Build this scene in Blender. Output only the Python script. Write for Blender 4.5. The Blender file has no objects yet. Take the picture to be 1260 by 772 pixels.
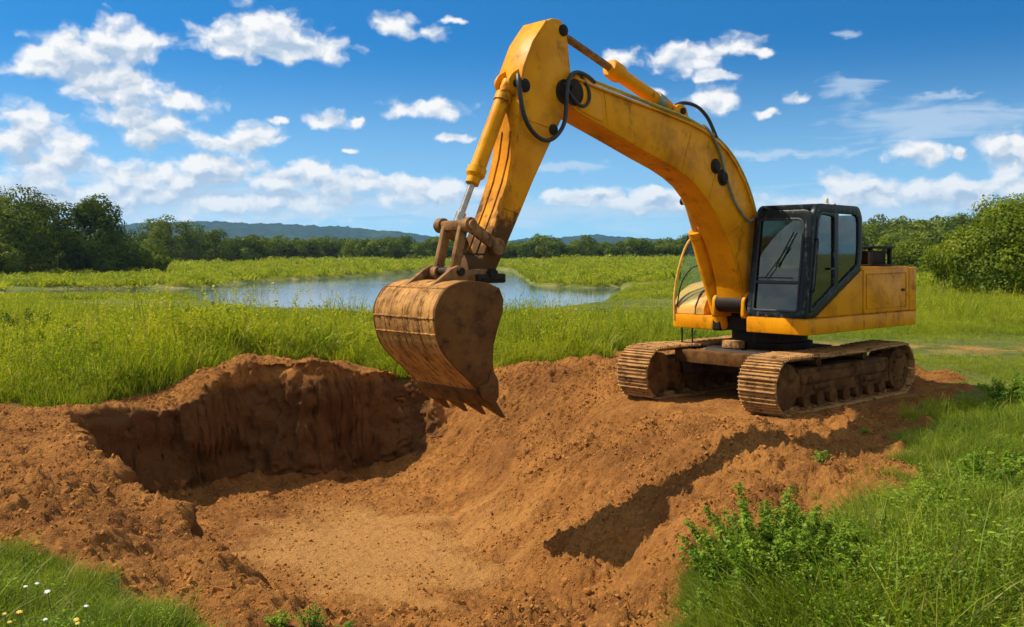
import bpy, bmesh, math, random
import numpy as np
from mathutils import Vector, Matrix
R = math.radians
random.seed(7)
rng = np.random.default_rng(11)
scene = bpy.context.scene
COL = scene.collection

# ------------------------------------------------------------------ camera
CAM_H = 2.3
cam_d = bpy.data.cameras.new('camera')
cam = bpy.data.objects.new('camera', cam_d)
COL.objects.link(cam)
cam.location = (0, 0, CAM_H)
cam.rotation_euler = (R(90), 0, 0)
cam_d.sensor_width = 36.0
cam_d.lens = 35.0
cam_d.shift_y = -74.0 / 1260.0
cam_d.clip_start = 0.1
cam_d.clip_end = 12000
scene.camera = cam

# ------------------------------------------------------------------ light
SUN_EL = 50.0
SUN_TRAVEL = (0.98, -0.20)          # horizontal direction the light travels in
SUN_STRENGTH = 5.0
SKY_STRENGTH = 0.075
EXPOSURE = 0.45
sun_d = bpy.data.lights.new('sun', 'SUN')
sun = bpy.data.objects.new('sun', sun_d)
COL.objects.link(sun)
_el = R(SUN_EL)
_tr = Vector((SUN_TRAVEL[0], SUN_TRAVEL[1], 0)).normalized()
_dir = Vector((_tr.x * math.cos(_el), _tr.y * math.cos(_el), -math.sin(_el)))
sun.rotation_euler = _dir.to_track_quat('-Z', 'Y').to_euler()
sun.location = (-30, 10, 40)
sun_d.energy = SUN_STRENGTH
sun_d.angle = R(0.53)
sun_d.color = (1.0, 0.92, 0.79)
scene.view_settings.view_transform = 'Standard'
scene.view_settings.look = 'None'
scene.view_settings.exposure = EXPOSURE
scene.view_settings.gamma = 1.0
scene.view_settings.use_curve_mapping = False
scene.cycles.max_bounces = 8
scene.cycles.transparent_max_bounces = 12
scene.cycles.use_denoising = True


# ------------------------------------------------------------------ node helper
class NT:
    def __init__(self, tree):
        self.t = tree
        self.n = tree.nodes
        self.l = tree.links

    def node(self, typ, **kw):
        nd = self.n.new(typ)
        for k, v in kw.items():
            setattr(nd, k, v)
        return nd

    def put(self, sock, v):
        if isinstance(v, bpy.types.NodeSocket):
            self.l.new(v, sock)
        elif v is not None:
            if isinstance(v, (tuple, list)) and len(v) == 3 and sock.type == 'RGBA':
                v = (*v, 1.0)
            sock.default_value = v

    def math(self, op, a, b=None, c=None, clamp=False):
        nd = self.node('ShaderNodeMath', operation=op)
        nd.use_clamp = clamp
        self.put(nd.inputs[0], a)
        self.put(nd.inputs[1], b)
        self.put(nd.inputs[2], c)
        return nd.outputs[0]

    def vmath(self, op, a, b=None, out=0):
        nd = self.node('ShaderNodeVectorMath', operation=op)
        self.put(nd.inputs[0], a)
        self.put(nd.inputs[1], b)
        return nd.outputs[out]

    def mix(self, f, a, b, blend='MIX'):
        nd = self.node('ShaderNodeMix', data_type='RGBA', blend_type=blend)
        self.put(nd.inputs[0], f)
        self.put(nd.inputs[6], a)
        self.put(nd.inputs[7], b)
        return nd.outputs[2]

    def noise(self, vec, scale, detail=4, rough=0.55, out=0, dist=0.0, dim='3D'):
        nd = self.node('ShaderNodeTexNoise', noise_dimensions=dim)
        nd.inputs['Scale'].default_value = scale
        nd.inputs['Detail'].default_value = detail
        nd.inputs['Roughness'].default_value = rough
        nd.inputs['Distortion'].default_value = dist
        if vec is not None:
            self.l.new(vec, nd.inputs['Vector'])
        return nd.outputs[out]

    def ramp(self, f, lo, hi, a=0.0, b=1.0, smooth=True):
        nd = self.node('ShaderNodeMapRange')
        nd.interpolation_type = 'SMOOTHSTEP' if smooth else 'LINEAR'
        nd.clamp = True
        self.put(nd.inputs[0], f)
        for i, v in enumerate((lo, hi, a, b)):
            self.put(nd.inputs[1 + i], v)
        return nd.outputs[0]

    def mapping(self, vec, scale=(1, 1, 1), rot=(0, 0, 0)):
        nd = self.node('ShaderNodeMapping')
        self.put(nd.inputs[0], vec)
        nd.inputs['Scale'].default_value = scale
        nd.inputs['Rotation'].default_value = rot
        return nd.outputs[0]


# ------------------------------------------------------------------ sky with clouds
world = bpy.data.worlds.new('World')
scene.world = world
world.use_nodes = True
world.cycles.sampling_method = 'MANUAL'
world.cycles.sample_map_resolution = 256
CUMULUS = [(-24.95, 4.74, 3.27, 0.84), (-17.23, 4.99, 1.87, 0.56), (-12.88, 4.1, 2.34, 0.65), (-6.98, 4.17, 1.87, 0.56), (-1.87, 3.36, 1.87, 0.56),
    (2.34, 3.45, 1.87, 0.42), (-26.1, 3.23, 2.81, 0.75), (-20.17, 3.16, 3.74, 0.75), (-21.4, 11.05, 2.1, 1.5), (-23.98, 10.23, 2.1, 1.31), (-25.53,
    9.7, 1.4, 0.84), (-23.0, 9.26, 2.57, 1.31), (-21.4, 9.15, 2.34, 1.4), (-18.29, 8.38, 2.1, 0.75), (-13.76, 12.39, 2.34, 1.4), (-15.25, 11.66, 2.43,
    1.03), (-11.08, 11.41, 2.25, 0.84), (-13.1, 11.24, 3.27, 0.75), (-6.52, 12.79, 1.31, 0.75), (-4.67, 12.48, 0.94, 0.42), (-3.27, 13.17, 0.94,
    0.28), (-4.99, 8.28, 2.25, 0.61), (-10.41, 7.5, 1.5, 0.56), (-8.82, 7.45, 0.7, 0.28), (-9.5, 5.84, 0.56, 0.23), (-3.41, 6.55, 1.17, 0.28),
    (-26.28, 6.14, 2.34, 1.4), (-23.79, 5.63, 1.4, 0.75), (-19.55, 6.67, 3.04, 1.17), (-20.79, 7.05, 2.34, 0.84), (-14.64, 6.4, 1.78, 0.94), (-16.38,
    5.81, 1.87, 0.47), (-13.32, 7.42, 0.7, 0.28), (-20.58, 4.24, 2.81, 0.84), (-16.38, 4.34, 2.81, 0.94), (-11.53, 4.66, 1.17, 0.65), (-25.34, 3.88,
    1.64, 0.65), (-9.27, 4.01, 2.81, 0.84), (-5.13, 3.58, 2.81, 0.75), (-14.64, 3.03, 9.35, 1.03), (-3.74, 3.59, 1.4, 0.75), (-23.4, 2.66, 4.68,
    1.17), (9.64, 11.02, 2.25, 0.8), (12.65, 11.57, 1.4, 0.65), (13.98, 11.16, 0.94, 0.33), (11.31, 9.94, 0.84, 0.37), (11.62, 8.59, 1.87, 0.7),
    (6.29, 11.02, 1.31, 0.56), (14.42, 7.65, 0.56, 0.28), (8.27, 9.13, 0.7, 0.28), (7.9, 3.56, 1.31, 0.47), (4.2, 3.12, 2.81, 0.65), (10.18, 2.85,
    4.68, 0.75), (16.16, 8.43, 0.84, 0.37), (22.2, 5.27, 1.68, 0.84), (24.3, 5.1, 0.47, 0.33), (26.47, 5.3, 1.31, 1.12), (18.29, 3.86, 1.4, 0.84),
    (20.17, 3.16, 2.34, 0.75), (23.4, 3.3, 4.21, 0.94), (17.23, 2.77, 1.87, 0.65)]
WISPS = [(-18.08, 2.75, 15.43, 1.59), (0.47, 2.34, 12.16, 1.03), (17.23, 2.41, 12.16, 1.22), (18.8, 9.0, 1.59, 0.47), (18.92, 11.78, 1.03, 0.19),
    (23.0, 6.94, 5.61, 1.03), (15.08, 5.49, 4.21, 0.28), (3.27, 4.98, 2.81, 0.28), (23.79, 8.25, 1.87, 0.19)]


def build_sky():
    t = NT(world.node_tree)
    t.n.clear()
    out = t.node('ShaderNodeOutputWorld')
    bg = t.node('ShaderNodeBackground')
    bg.inputs['Strength'].default_value = SKY_STRENGTH
    t.l.new(bg.outputs[0], out.inputs[0])
    gen = t.node('ShaderNodeTexCoord').outputs['Generated']
    sep = t.node('ShaderNodeSeparateXYZ')
    t.l.new(gen, sep.inputs[0])
    x, y, z = sep.outputs
    # clear sky
    cmb = t.node('ShaderNodeCombineXYZ')
    t.l.new(x, cmb.inputs[0])
    t.l.new(y, cmb.inputs[1])
    zz = t.math('MULTIPLY_ADD', t.math('MAXIMUM', z, 0.0), 3.2, 0.03)
    t.l.new(zz, cmb.inputs[2])
    sky = t.node('ShaderNodeTexSky', sky_type='NISHITA')
    sky.sun_disc = False
    sky.sun_elevation = R(SUN_EL)
    sky.sun_rotation = math.atan2(-_tr.x, -_tr.y)
    sky.air_density = 1.0
    sky.dust_density = 0.3
    sky.ozone_density = 2.5
    t.l.new(t.vmath('NORMALIZE', cmb.outputs[0]), sky.inputs[0])
    hsv = t.node('ShaderNodeHueSaturation')
    hsv.inputs['Saturation'].default_value = 1.30
    hsv.inputs['Value'].default_value = 1.12
    t.l.new(sky.outputs[0], hsv.inputs['Color'])
    clear = t.mix(1.0, hsv.outputs[0], (0.36, 1.30, 1.42), 'MULTIPLY')
    # angular sky coordinates in degrees: azimuth from +Y, elevation
    az = t.math('MULTIPLY', t.math('ARCTAN2', x, y), 57.29578)
    el = t.math('MULTIPLY', t.math('ARCSINE', z), 57.29578)
    pc = t.node('ShaderNodeCombineXYZ')
    t.l.new(az, pc.inputs[0])
    t.l.new(el, pc.inputs[1])
    p = pc.outputs[0]
    # warp so no outline is a clean ellipse
    w = t.vmath('SUBTRACT', t.noise(p, 0.55, 3, 0.6, out=1, dim='2D'), (0.5, 0.5, 0.5))
    wn = t.node('ShaderNodeVectorMath', operation='MULTIPLY')
    t.l.new(w, wn.inputs[0])
    wn.inputs[1].default_value = (1.5, 0.9, 0)
    pw = t.vmath('ADD', p, wn.outputs[0])

    def field(pos, blobs):
        cur = None
        for (a, e, ra, re) in blobs:
            q = t.vmath('MULTIPLY', t.vmath('SUBTRACT', pos, (a, e, 0)), (1 / ra, 1 / re, 0))
            ln = t.vmath('LENGTH', q, out=1)
            cur = ln if cur is None else t.math('SMOOTH_MIN', cur, ln, 0.35)
        return t.math('SUBTRACT', 1.36, cur)

    def noise_at(pos):
        a = t.noise(pos, 0.50, 7, 0.48, dim='2D')
        v = t.node('ShaderNodeTexVoronoi', feature='SMOOTH_F1', voronoi_dimensions='2D')
        v.inputs['Scale'].default_value = 0.95
        v.inputs['Detail'].default_value = 3.0
        v.inputs['Roughness'].default_value = 0.42
        v.inputs['Smoothness'].default_value = 0.6
        t.l.new(pos, v.inputs['Vector'])
        return t.math('SUBTRACT', a, t.math('MULTIPLY', v.outputs['Distance'], 0.55))

    def puff(pos):
        s = t.node('ShaderNodeVectorMath', operation='MULTIPLY')
        t.l.new(pos, s.inputs[0])
        s.inputs[1].default_value = (0.62, 0.95, 1)
        return noise_at(s.outputs[0])

    m0 = field(pw, CUMULUS)
    # unseen rest of the dome: cloud cover raised to brighten faces turned from the sun
    far = t.ramp(t.math('ABSOLUTE', az), 29, 36)
    oth = t.math('MULTIPLY_ADD', t.noise(p, 0.09, 3, dim='2D'), 6.0, -2.3)
    m0 = t.math('MAXIMUM', m0, t.math('SUBTRACT', t.math('MULTIPLY', t.math('ADD', oth, 4.0), far), 4.0))
    n0 = puff(pw)
    sh = t.vmath('ADD', pw, (-0.28, 0.42, 0))
    n1 = puff(sh)
    dens = t.math('ADD', m0, t.math('MULTIPLY', t.math('SUBTRACT', n0, 0.19), 1.4))
    alpha = t.ramp(dens, 0.08, 0.84)
    # sun side and underside of the billows
    lit = t.math('MULTIPLY_ADD', t.math('SUBTRACT', n0, n1), 2.2, 0.92)
    up = t.vmath('ADD', pw, (-0.25, 0.75, 0))
    thick = t.math('SUBTRACT', field(up, CUMULUS), 0.25)
    lit = t.math('SUBTRACT', lit, t.math('MULTIPLY', t.math('MAXIMUM', thick, 0.0), 0.80), clamp=True)
    K = 1.0 / (SKY_STRENGTH * 2 ** EXPOSURE)
    ccol = t.mix(lit, (0.44 * K, 0.57 * K, 0.74 * K), (0.98 * K, 0.98 * K, 0.98 * K))
    # thin high wisps
    st = t.node('ShaderNodeVectorMath', operation='MULTIPLY')
    t.l.new(p, st.inputs[0])
    st.inputs[1].default_value = (0.3, 1.6, 1)
    mw = field(pw, WISPS)
    wd = t.math('ADD', mw, t.math('MULTIPLY', t.math('SUBTRACT', t.noise(st.outputs[0], 0.8, 6, 0.6, dist=0.6, dim='2D'), 0.5), 2.2))
    wa = t.math('MULTIPLY', t.ramp(wd, 0.1, 1.1), 0.50)
    # pale humid band low over the horizon
    band = t.math('MULTIPLY', t.ramp(el, 0.2, 12.5, 1.0, 0.0), 0.80)
    base = t.mix(band, clear, (0.40 * K, 0.70 * K, 0.94 * K))
    base = t.mix(wa, base, (0.70 * K, 0.80 * K, 0.92 * K))
    lowfade = t.ramp(el, 0.0, 5.5, 0.55, 1.0)
    full = t.mix(t.math('MULTIPLY', alpha, lowfade), base, ccol)
    t.l.new(full, bg.inputs[0])


build_sky()

# ------------------------------------------------------------------ noise in numpy
_perm = rng.permutation(256)
_perm = np.concatenate([_perm, _perm, _perm])
_ang = rng.uniform(0, 2 * np.pi, 256)
_gx, _gy = np.cos(_ang), np.sin(_ang)


def perlin(x, y):
    xi = np.floor(x).astype(int); yi = np.floor(y).astype(int)
    xf = x - xi; yf = y - yi
    xi &= 255; yi &= 255
    u = xf * xf * xf * (xf * (xf * 6 - 15) + 10)
    v = yf * yf * yf * (yf * (yf * 6 - 15) + 10)

    def gr(ix, iy, fx, fy):
        k = _perm[_perm[ix] + iy] & 255
        return _gx[k] * fx + _gy[k] * fy
    a = gr(xi, yi, xf, yf); b = gr(xi + 1, yi, xf - 1, yf)
    c = gr(xi, yi + 1, xf, yf - 1); d = gr(xi + 1, yi + 1, xf - 1, yf - 1)
    return (a + u * (b - a)) + v * ((c + u * (d - c)) - (a + u * (b - a)))


def fbm(x, y, s, o=4, g=0.5):
    r = 0; a = 1.0
    for i in range(o):
        r = r + a * perlin(x * s + 17.3 * i, y * s - 9.1 * i)
        a *= g; s *= 2.03
    return r


def sstep(a, b, x):
    t = np.clip((x - a) / (b - a), 0, 1)
    return t * t * (3 - 2 * t)


def poly_sd(px, py, poly):
    """signed distance to a polygon, negative inside"""
    P = np.asarray(poly, float)
    d2 = np.full(px.shape, 1e18); ins = np.zeros(px.shape, bool)
    n = len(P)
    for i in range(n):
        ax, ay = P[i]; bx, by = P[(i + 1) % n]
        ex, ey = bx - ax, by - ay
        wx, wy = px - ax, py - ay
        tt = np.clip((wx * ex + wy * ey) / (ex * ex + ey * ey + 1e-12), 0, 1)
        d2 = np.minimum(d2, (wx - tt * ex) ** 2 + (wy - tt * ey) ** 2)
        c = ((ay <= py) & (by > py)) | ((by <= py) & (ay > py))
        with np.errstate(divide='ignore', invalid='ignore'):
            xc = ax + (py - ay) / (by - ay) * ex
        ins ^= c & (px < xc)
    d = np.sqrt(d2)
    return np.where(ins, -d, d)


# ------------------------------------------------------------------ mesh helpers
def tag(o, label=None, cat=None, group=None, kind=None):
    if label: o['label'] = label
    if cat: o['category'] = cat
    if group: o['group'] = group
    if kind: o['kind'] = kind
    return o


def empty(name, loc=(0, 0, 0), rz=0.0):
    o = bpy.data.objects.new(name, None)
    COL.objects.link(o)
    o.location = loc
    o.rotation_euler = (0, 0, rz)
    o.empty_display_size = 0.2
    return o


def fill_mesh(me, verts, loops, sizes):
    verts = np.asarray(verts, np.float32)
    loops = np.asarray(loops, np.int32); sizes = np.asarray(sizes, np.int32)
    me.vertices.add(len(verts)); me.vertices.foreach_set('co', verts.ravel())
    me.loops.add(len(loops)); me.loops.foreach_set('vertex_index', loops)
    me.polygons.add(len(sizes))
    starts = np.concatenate([[0], np.cumsum(sizes)[:-1]]).astype(np.int32)
    me.polygons.foreach_set('loop_start', starts)
    me.update(calc_edges=True)


class MB:
    """collects shapes and links them as one mesh object"""
    def __init__(self):
        self.v = []; self.f = []

    def raw(self, verts, faces):
        n = len(self.v)
        self.v += [tuple(p) for p in verts]
        self.f += [[i + n for i in f] for f in faces]
        return self

    def take(self, bm, bevel=0.0, seg=2, mat=None):
        bmesh.ops.recalc_face_normals(bm, faces=bm.faces)
        if bevel > 0:
            es = [e for e in bm.edges if e.is_manifold and e.calc_face_angle(0) > R(28)]
            bmesh.ops.bevel(bm, geom=es, offset=bevel, segments=seg, profile=0.5, affect='EDGES', clamp_overlap=True)
        if mat is not None:
            bm.transform(mat)
        bm.verts.index_update()
        self.raw([v.co for v in bm.verts], [[v.index for v in f.verts] for f in bm.faces])
        bm.free()
        return self

    def prism(self, pts, y0, y1, bevel=0.0, seg=2):
        """outline in the X/Z plane, thickness from y0 to y1"""
        bm = bmesh.new()
        a = [bm.verts.new((p[0], y0, p[1])) for p in pts]
        b = [bm.verts.new((p[0], y1, p[1])) for p in pts]
        n = len(pts)
        bm.faces.new(a); bm.faces.new(b[::-1])
        for i in range(n):
            bm.faces.new((a[i], b[i], b[(i + 1) % n], a[(i + 1) % n]))
        return self.take(bm, bevel, seg)

    def ring(self, outer, inner, off, bevel=0.0):
        """frame between two loops of 3D points, thickened by the vector off"""
        bm = bmesh.new()
        off = Vector(off); n = len(outer)
        o = [bm.verts.new(p) for p in outer]; i_ = [bm.verts.new(p) for p in inner]
        o2 = [bm.verts.new(Vector(p) + off) for p in outer]; i2 = [bm.verts.new(Vector(p) + off) for p in inner]
        for k in range(n):
            j = (k + 1) % n
            bm.faces.new((o[k], o[j], i_[j], i_[k])); bm.faces.new((o2[k], i2[k], i2[j], o2[j]))
            bm.faces.new((o[k], o2[k], o2[j], o[j])); bm.faces.new((i_[k], i_[j], i2[j], i2[k]))
        return self.take(bm, bevel, 2)

    def slab(self, loop, off, bevel=0.0):
        bm = bmesh.new()
        off = Vector(off); n = len(loop)
        a = [bm.verts.new(p) for p in loop]; b = [bm.verts.new(Vector(p) + off) for p in loop]
        bm.faces.new(a); bm.faces.new(b[::-1])
        for i in range(n):
            bm.faces.new((a[i], b[i], b[(i + 1) % n], a[(i + 1) % n]))
        return self.take(bm, bevel, 2)

    def box(self, x0, x1, y0, y1, z0, z1, bevel=0.0, seg=2, mat=None):
        bm = bmesh.new()
        bmesh.ops.create_cube(bm, size=1.0, matrix=Matrix.Translation(((x0 + x1) / 2, (y0 + y1) / 2, (z0 + z1) / 2)) @ Matrix.Diagonal((x1 - x0, y1 - y0, z1 - z0, 1)))
        return self.take(bm, bevel, seg, mat)

    def bar(self, p, q, w, h, bevel=0.0, up=(0, 0, 1)):
        """rectangular bar from p to q"""
        p, q = Vector(p), Vector(q)
        d = (q - p); L = d.length; d.normalize()
        s = d.cross(Vector(up))
        if s.length < 1e-4: s = d.cross(Vector((1, 0, 0)))
        s.normalize(); u = s.cross(d)
        m = Matrix((d, s, u)).transposed().to_4x4(); m.translation = (p + q) / 2
        return self.box(-L / 2, L / 2, -w / 2, w / 2, -h / 2, h / 2, bevel, 2, m)

    def tube(self, pts, r, seg=10, cap=True):
        """round tube through points; r a number or one radius per point"""
        P = [Vector(p) for p in pts]; n = len(P)
        rs = r if isinstance(r, (list, tuple)) else [r] * n
        vs = []; fs = []
        d0 = (P[1] - P[0]).normalized()
        ref = d0.orthogonal().normalized()
        for i in range(n):
            d = (P[min(i + 1, n - 1)] - P[max(i - 1, 0)])
            if d.length < 1e-7: d = d0.copy()
            d.normalize()
            ref = (ref - d * ref.dot(d))
            if ref.length < 1e-6: ref = d.orthogonal()
            ref.normalize(); b = d.cross(ref)
            for k in range(seg):
                a = 2 * math.pi * k / seg
                vs.append(P[i] + (ref * math.cos(a) + b * math.sin(a)) * rs[i])
        for i in range(n - 1):
            for k in range(seg):
                k2 = (k + 1) % seg
                fs.append([i * seg + k, i * seg + k2, (i + 1) * seg + k2, (i + 1) * seg + k])
        if cap:
            fs.append(list(range(seg))[::-1]); fs.append([(n - 1) * seg + k for k in range(seg)])
        return self.raw(vs, fs)

    def rod(self, prof, p, q, seg=20):
        """lathe: prof is (distance along p->q, radius) pairs"""
        p, q = Vector(p), Vector(q); d = (q - p).normalized()
        return self.tube([p + d * a for a, _ in self._fix(prof)], [b for _, b in self._fix(prof)], seg)

    @staticmethod
    def _fix(prof):
        o = []
        for i, (a, b) in enumerate(prof):
            if o and a <= o[-1][0]: a = o[-1][0] + 0.0012
            o.append((a, b))
        return o

    def build(self, name, mat, parent=None, smooth=35):
        me = bpy.data.meshes.new(name)
        me.from_pydata(self.v, [], self.f)
        me.validate(); me.update()
        if smooth:
            me.polygons.foreach_set('use_smooth', np.ones(len(me.polygons), bool))
            me.set_sharp_from_angle(angle=R(smooth))
        me.materials.append(mat)
        o = bpy.data.objects.new(name, me)
        COL.objects.link(o)
        if parent: o.parent = parent
        return o


def smooth_path(pts, n=6):
    P = [Vector(p) for p in pts]; out = []
    for i in range(len(P) - 1):
        p0 = P[max(i - 1, 0)]; p1 = P[i]; p2 = P[i + 1]; p3 = P[min(i + 2, len(P) - 1)]
        for k in range(n):
            s = k / n
            out.append(0.5 * ((2 * p1) + (p2 - p0) * s + (2 * p0 - 5 * p1 + 4 * p2 - p3) * s * s + (3 * p1 - p0 - 3 * p2 + p3) * s ** 3))
    out.append(P[-1])
    return out


def fillet(pts, r, n=4):
    """round the corners of a closed 2D outline"""
    out = []; N = len(pts)
    rr = r if isinstance(r, (list, tuple)) else [r] * N
    for i in range(N):
        p = Vector(pts[i]); a = Vector(pts[i - 1]) - p; b = Vector(pts[(i + 1) % N]) - p
        la, lb = a.length, b.length; a.normalize(); b.normalize()
        k = min(rr[i], la * 0.45, lb * 0.45)
        s, e = p + a * k, p + b * k
        for j in range(n + 1):
            u = j / n
            out.append(tuple((1 - u) ** 2 * s + 2 * u * (1 - u) * p + u * u * e))
    return out


# ------------------------------------------------------------------ materials
def material(name):
    m = bpy.data.materials.new(name)
    m.use_nodes = True
    t = NT(m.node_tree)
    b = next(n for n in t.n if n.type == 'BSDF_PRINCIPLED')
    return m, t, b


def bump(t, b, h, strength=0.3, dist=0.02):
    bn = t.node('ShaderNodeBump')
    bn.inputs['Strength'].default_value = strength
    bn.inputs['Distance'].default_value = dist
    t.l.new(h, bn.inputs['Height'])
    t.l.new(bn.outputs[0], b.inputs['Normal'])


def worn(name, base, second, dirt, dirt_lo, dirt_hi, rough=0.5, metal=0.0, scale=2.0, streak=(5.5, 5.5, 0.9), bumps=0.15, low=None, spec=0.09, edge=False):
    """painted or bare metal with patches, run marks and dirt; object coordinates"""
    m, t, b = material(name)
    oc = t.node('ShaderNodeTexCoord').outputs['Object']
    n1 = t.noise(oc, scale, 8, 0.62)
    c = t.mix(t.ramp(n1, 0.38, 0.66), base, second)
    n2 = t.noise(t.mapping(oc, streak), 1.0, 6, 0.6)
    n3 = t.noise(oc, scale * 3.1, 9, 0.68)
    dm = t.math('ADD', t.math('MULTIPLY', n2, 0.5), t.math('MULTIPLY', n3, 0.5))
    if low:                                 # mud kept on the lower end
        sp = t.node('ShaderNodeSeparateXYZ'); t.l.new(oc, sp.inputs[0])
        dm = t.math('ADD', dm, t.ramp(t.math('ADD', sp.outputs[2], t.math('MULTIPLY', t.math('SUBTRACT', n1, .5), 1.0)), low[0], low[1], 0.30, 0.0))
    f = t.ramp(dm, dirt_lo - 0.035, dirt_hi)
    c = t.mix(t.ramp(t.noise(oc, scale * 0.7, 5, 0.7), 0.48, 0.70, 0, 0.6), c, tuple(x * 0.45 for x in second))
    c = t.mix(f, c, dirt)
    if edge:                                # chipped and greasy along the plate edges
        bv = t.node('ShaderNodeBevel'); bv.samples = 4; bv.inputs['Radius'].default_value = 0.028
        dt = t.vmath('DOT_PRODUCT', bv.outputs[0], t.node('ShaderNodeNewGeometry').outputs['Normal'], out=1)
        ef = t.math('MULTIPLY', t.ramp(dt, 0.985, 0.86, 0.0, 1.0), t.ramp(t.noise(oc, 7, 6, 0.7), 0.38, 0.62, 0.15, 0.85))
        c = t.mix(ef, c, tuple(x * 0.8 for x in dirt))
    t.l.new(c, b.inputs['Base Color'])
    t.l.new(t.math('ADD', t.math('MULTIPLY', f, 0.3), t.math('MULTIPLY_ADD', n3, 0.25, rough - 0.12), clamp=True), b.inputs['Roughness'])
    b.inputs['Metallic'].default_value = metal
    b.inputs['Specular IOR Level'].default_value = spec
    bump(t, b, t.math('ADD', n3, t.math('MULTIPLY', f, 0.6)), bumps, 0.01)
    return m


M = {}
M['paint'] = worn('yellow_paint', (0.74, 0.292, 0.003), (0.60, 0.215, 0.002), (0.085, 0.04, 0.014), 0.56, 0.72, 0.42, edge=True)
M['stick'] = worn('yellow_paint_muddy_end', (0.74, 0.292, 0.003), (0.60, 0.215, 0.002), (0.10, 0.048, 0.016), 0.56, 0.70, 0.42, low=(2.15, 3.05), edge=True)
M['pale_paint'] = worn('sun_bleached_paint', (0.68, 0.38, 0.09), (0.58, 0.29, 0.05), (0.13, 0.06, 0.02), 0.55, 0.72, 0.4)
M['mud_steel'] = worn('muddy_track_steel', (0.46, 0.245, 0.085), (0.34, 0.17, 0.055), (0.055, 0.030, 0.014), 0.52, 0.66, 0.75, scale=5, streak=(6, 6, 6), bumps=0.6)
M['grime'] = worn('grimy_dark_steel', (0.085, 0.037, 0.010), (0.17, 0.078, 0.022), (0.022, 0.010, 0.004), 0.50, 0.68, 0.85, scale=3, streak=(4, 4, 4), bumps=0.5)
M['dark'] = worn('oily_black_steel', (0.014, 0.009, 0.006), (0.030, 0.018, 0.010), (0.085, 0.046, 0.018), 0.55, 0.7, 0.6, spec=0.15)
M['cab'] = worn('dark_cab_paint', (0.006, 0.009, 0.010), (0.012, 0.016, 0.017), (0.13, 0.14, 0.125), 0.56, 0.68, 0.34, scale=4, streak=(14, 14, 2.5), bumps=0.35, spec=0.18)
M['bucket'] = worn('rusty_bucket_steel', (0.50, 0.245, 0.065), (0.36, 0.165, 0.042), (0.080, 0.034, 0.011), 0.49, 0.64, 0.62, scale=3.2, streak=(2.2, 30, 1.4), bumps=0.9)
M['bucket_side'] = worn('scraped_bucket_side', (0.165, 0.070, 0.016), (0.115, 0.047, 0.011), (0.045, 0.023, 0.012), 0.5, 0.68, 0.6, scale=2.4, streak=(4, 4, 7), bumps=0.5)
M['link'] = worn('worn_link_steel', (0.30, 0.15, 0.05), (0.17, 0.085, 0.032), (0.04, 0.025, 0.014), 0.5, 0.66, 0.55, scale=5, bumps=0.4)


def plain(name, col, rough=0.5, metal=0.0):
    m, t, b = material(name)
    oc = t.node('ShaderNodeTexCoord').outputs['Object']
    n = t.noise(oc, 9, 6, 0.6)
    t.l.new(t.mix(t.ramp(n, 0.35, 0.7), col, tuple(x * 0.6 for x in col)), b.inputs['Base Color'])
    b.inputs['Roughness'].default_value = rough
    b.inputs['Metallic'].default_value = metal
    bump(t, b, n, 0.1, 0.005)
    return m


M['rubber'] = plain('black_rubber', (0.014, 0.013, 0.012), 0.5)
M['chrome'] = plain('oiled_chrome', (0.42, 0.36, 0.28), 0.25, 0.9)
M['green_pipe'] = plain('grey_green_pipe', (0.22, 0.25, 0.17), 0.5)
M['olive_pipe'] = plain('olive_yellow_pipe', (0.42, 0.38, 0.05), 0.5)
M['seat'] = plain('dark_seat_fabric', (0.035, 0.04, 0.038), 0.85)
M['interior'] = plain('cab_lining', (0.05, 0.058, 0.058), 0.7)
M['beacon'] = plain('pale_plastic', (0.55, 0.52, 0.42), 0.4)


def glass(name, tint, gloss=1.0, dust=0.2):
    m = bpy.data.materials.new(name); m.use_nodes = True
    t = NT(m.node_tree); t.n.clear()
    out = t.node('ShaderNodeOutputMaterial')
    tr = t.node('ShaderNodeBsdfTransparent'); tr.inputs[0].default_value = (*tint, 1)
    gl = t.node('ShaderNodeBsdfGlossy'); gl.inputs['Roughness'].default_value = 0.03
    gl.inputs['Color'].default_value = (gloss, gloss, gloss, 1)
    lw = t.node('ShaderNodeLayerWeight'); lw.inputs[0].default_value = 0.5
    fr = t.math('MULTIPLY_ADD', t.math('POWER', lw.outputs['Facing'], 4.0), 0.85, 0.075)
    oc = t.node('ShaderNodeTexCoord').outputs['Object']
    df = t.node('ShaderNodeBsdfDiffuse'); df.inputs[0].default_value = (0.24, 0.22, 0.18, 1)
    ms = t.node('ShaderNodeMixShader'); t.l.new(fr, ms.inputs[0])
    t.l.new(tr.outputs[0], ms.inputs[1]); t.l.new(gl.outputs[0], ms.inputs[2])
    m2 = t.node('ShaderNodeMixShader')          # a film of dust
    t.l.new(t.ramp(t.noise(oc, 5, 7, 0.65), 0.48, 0.8, 0.0, dust), m2.inputs[0])
    t.l.new(ms.outputs[0], m2.inputs[1]); t.l.new(df.outputs[0], m2.inputs[2])
    t.l.new(m2.outputs[0], out.inputs[0])
    return m


M['glass'] = glass('tinted_cab_glass', (0.38, 0.54, 0.52), 0.85, 0.05)
M['clear'] = glass('clear_guard_pane', (0.82, 0.90, 0.88), 0.35, 0.06)


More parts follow.
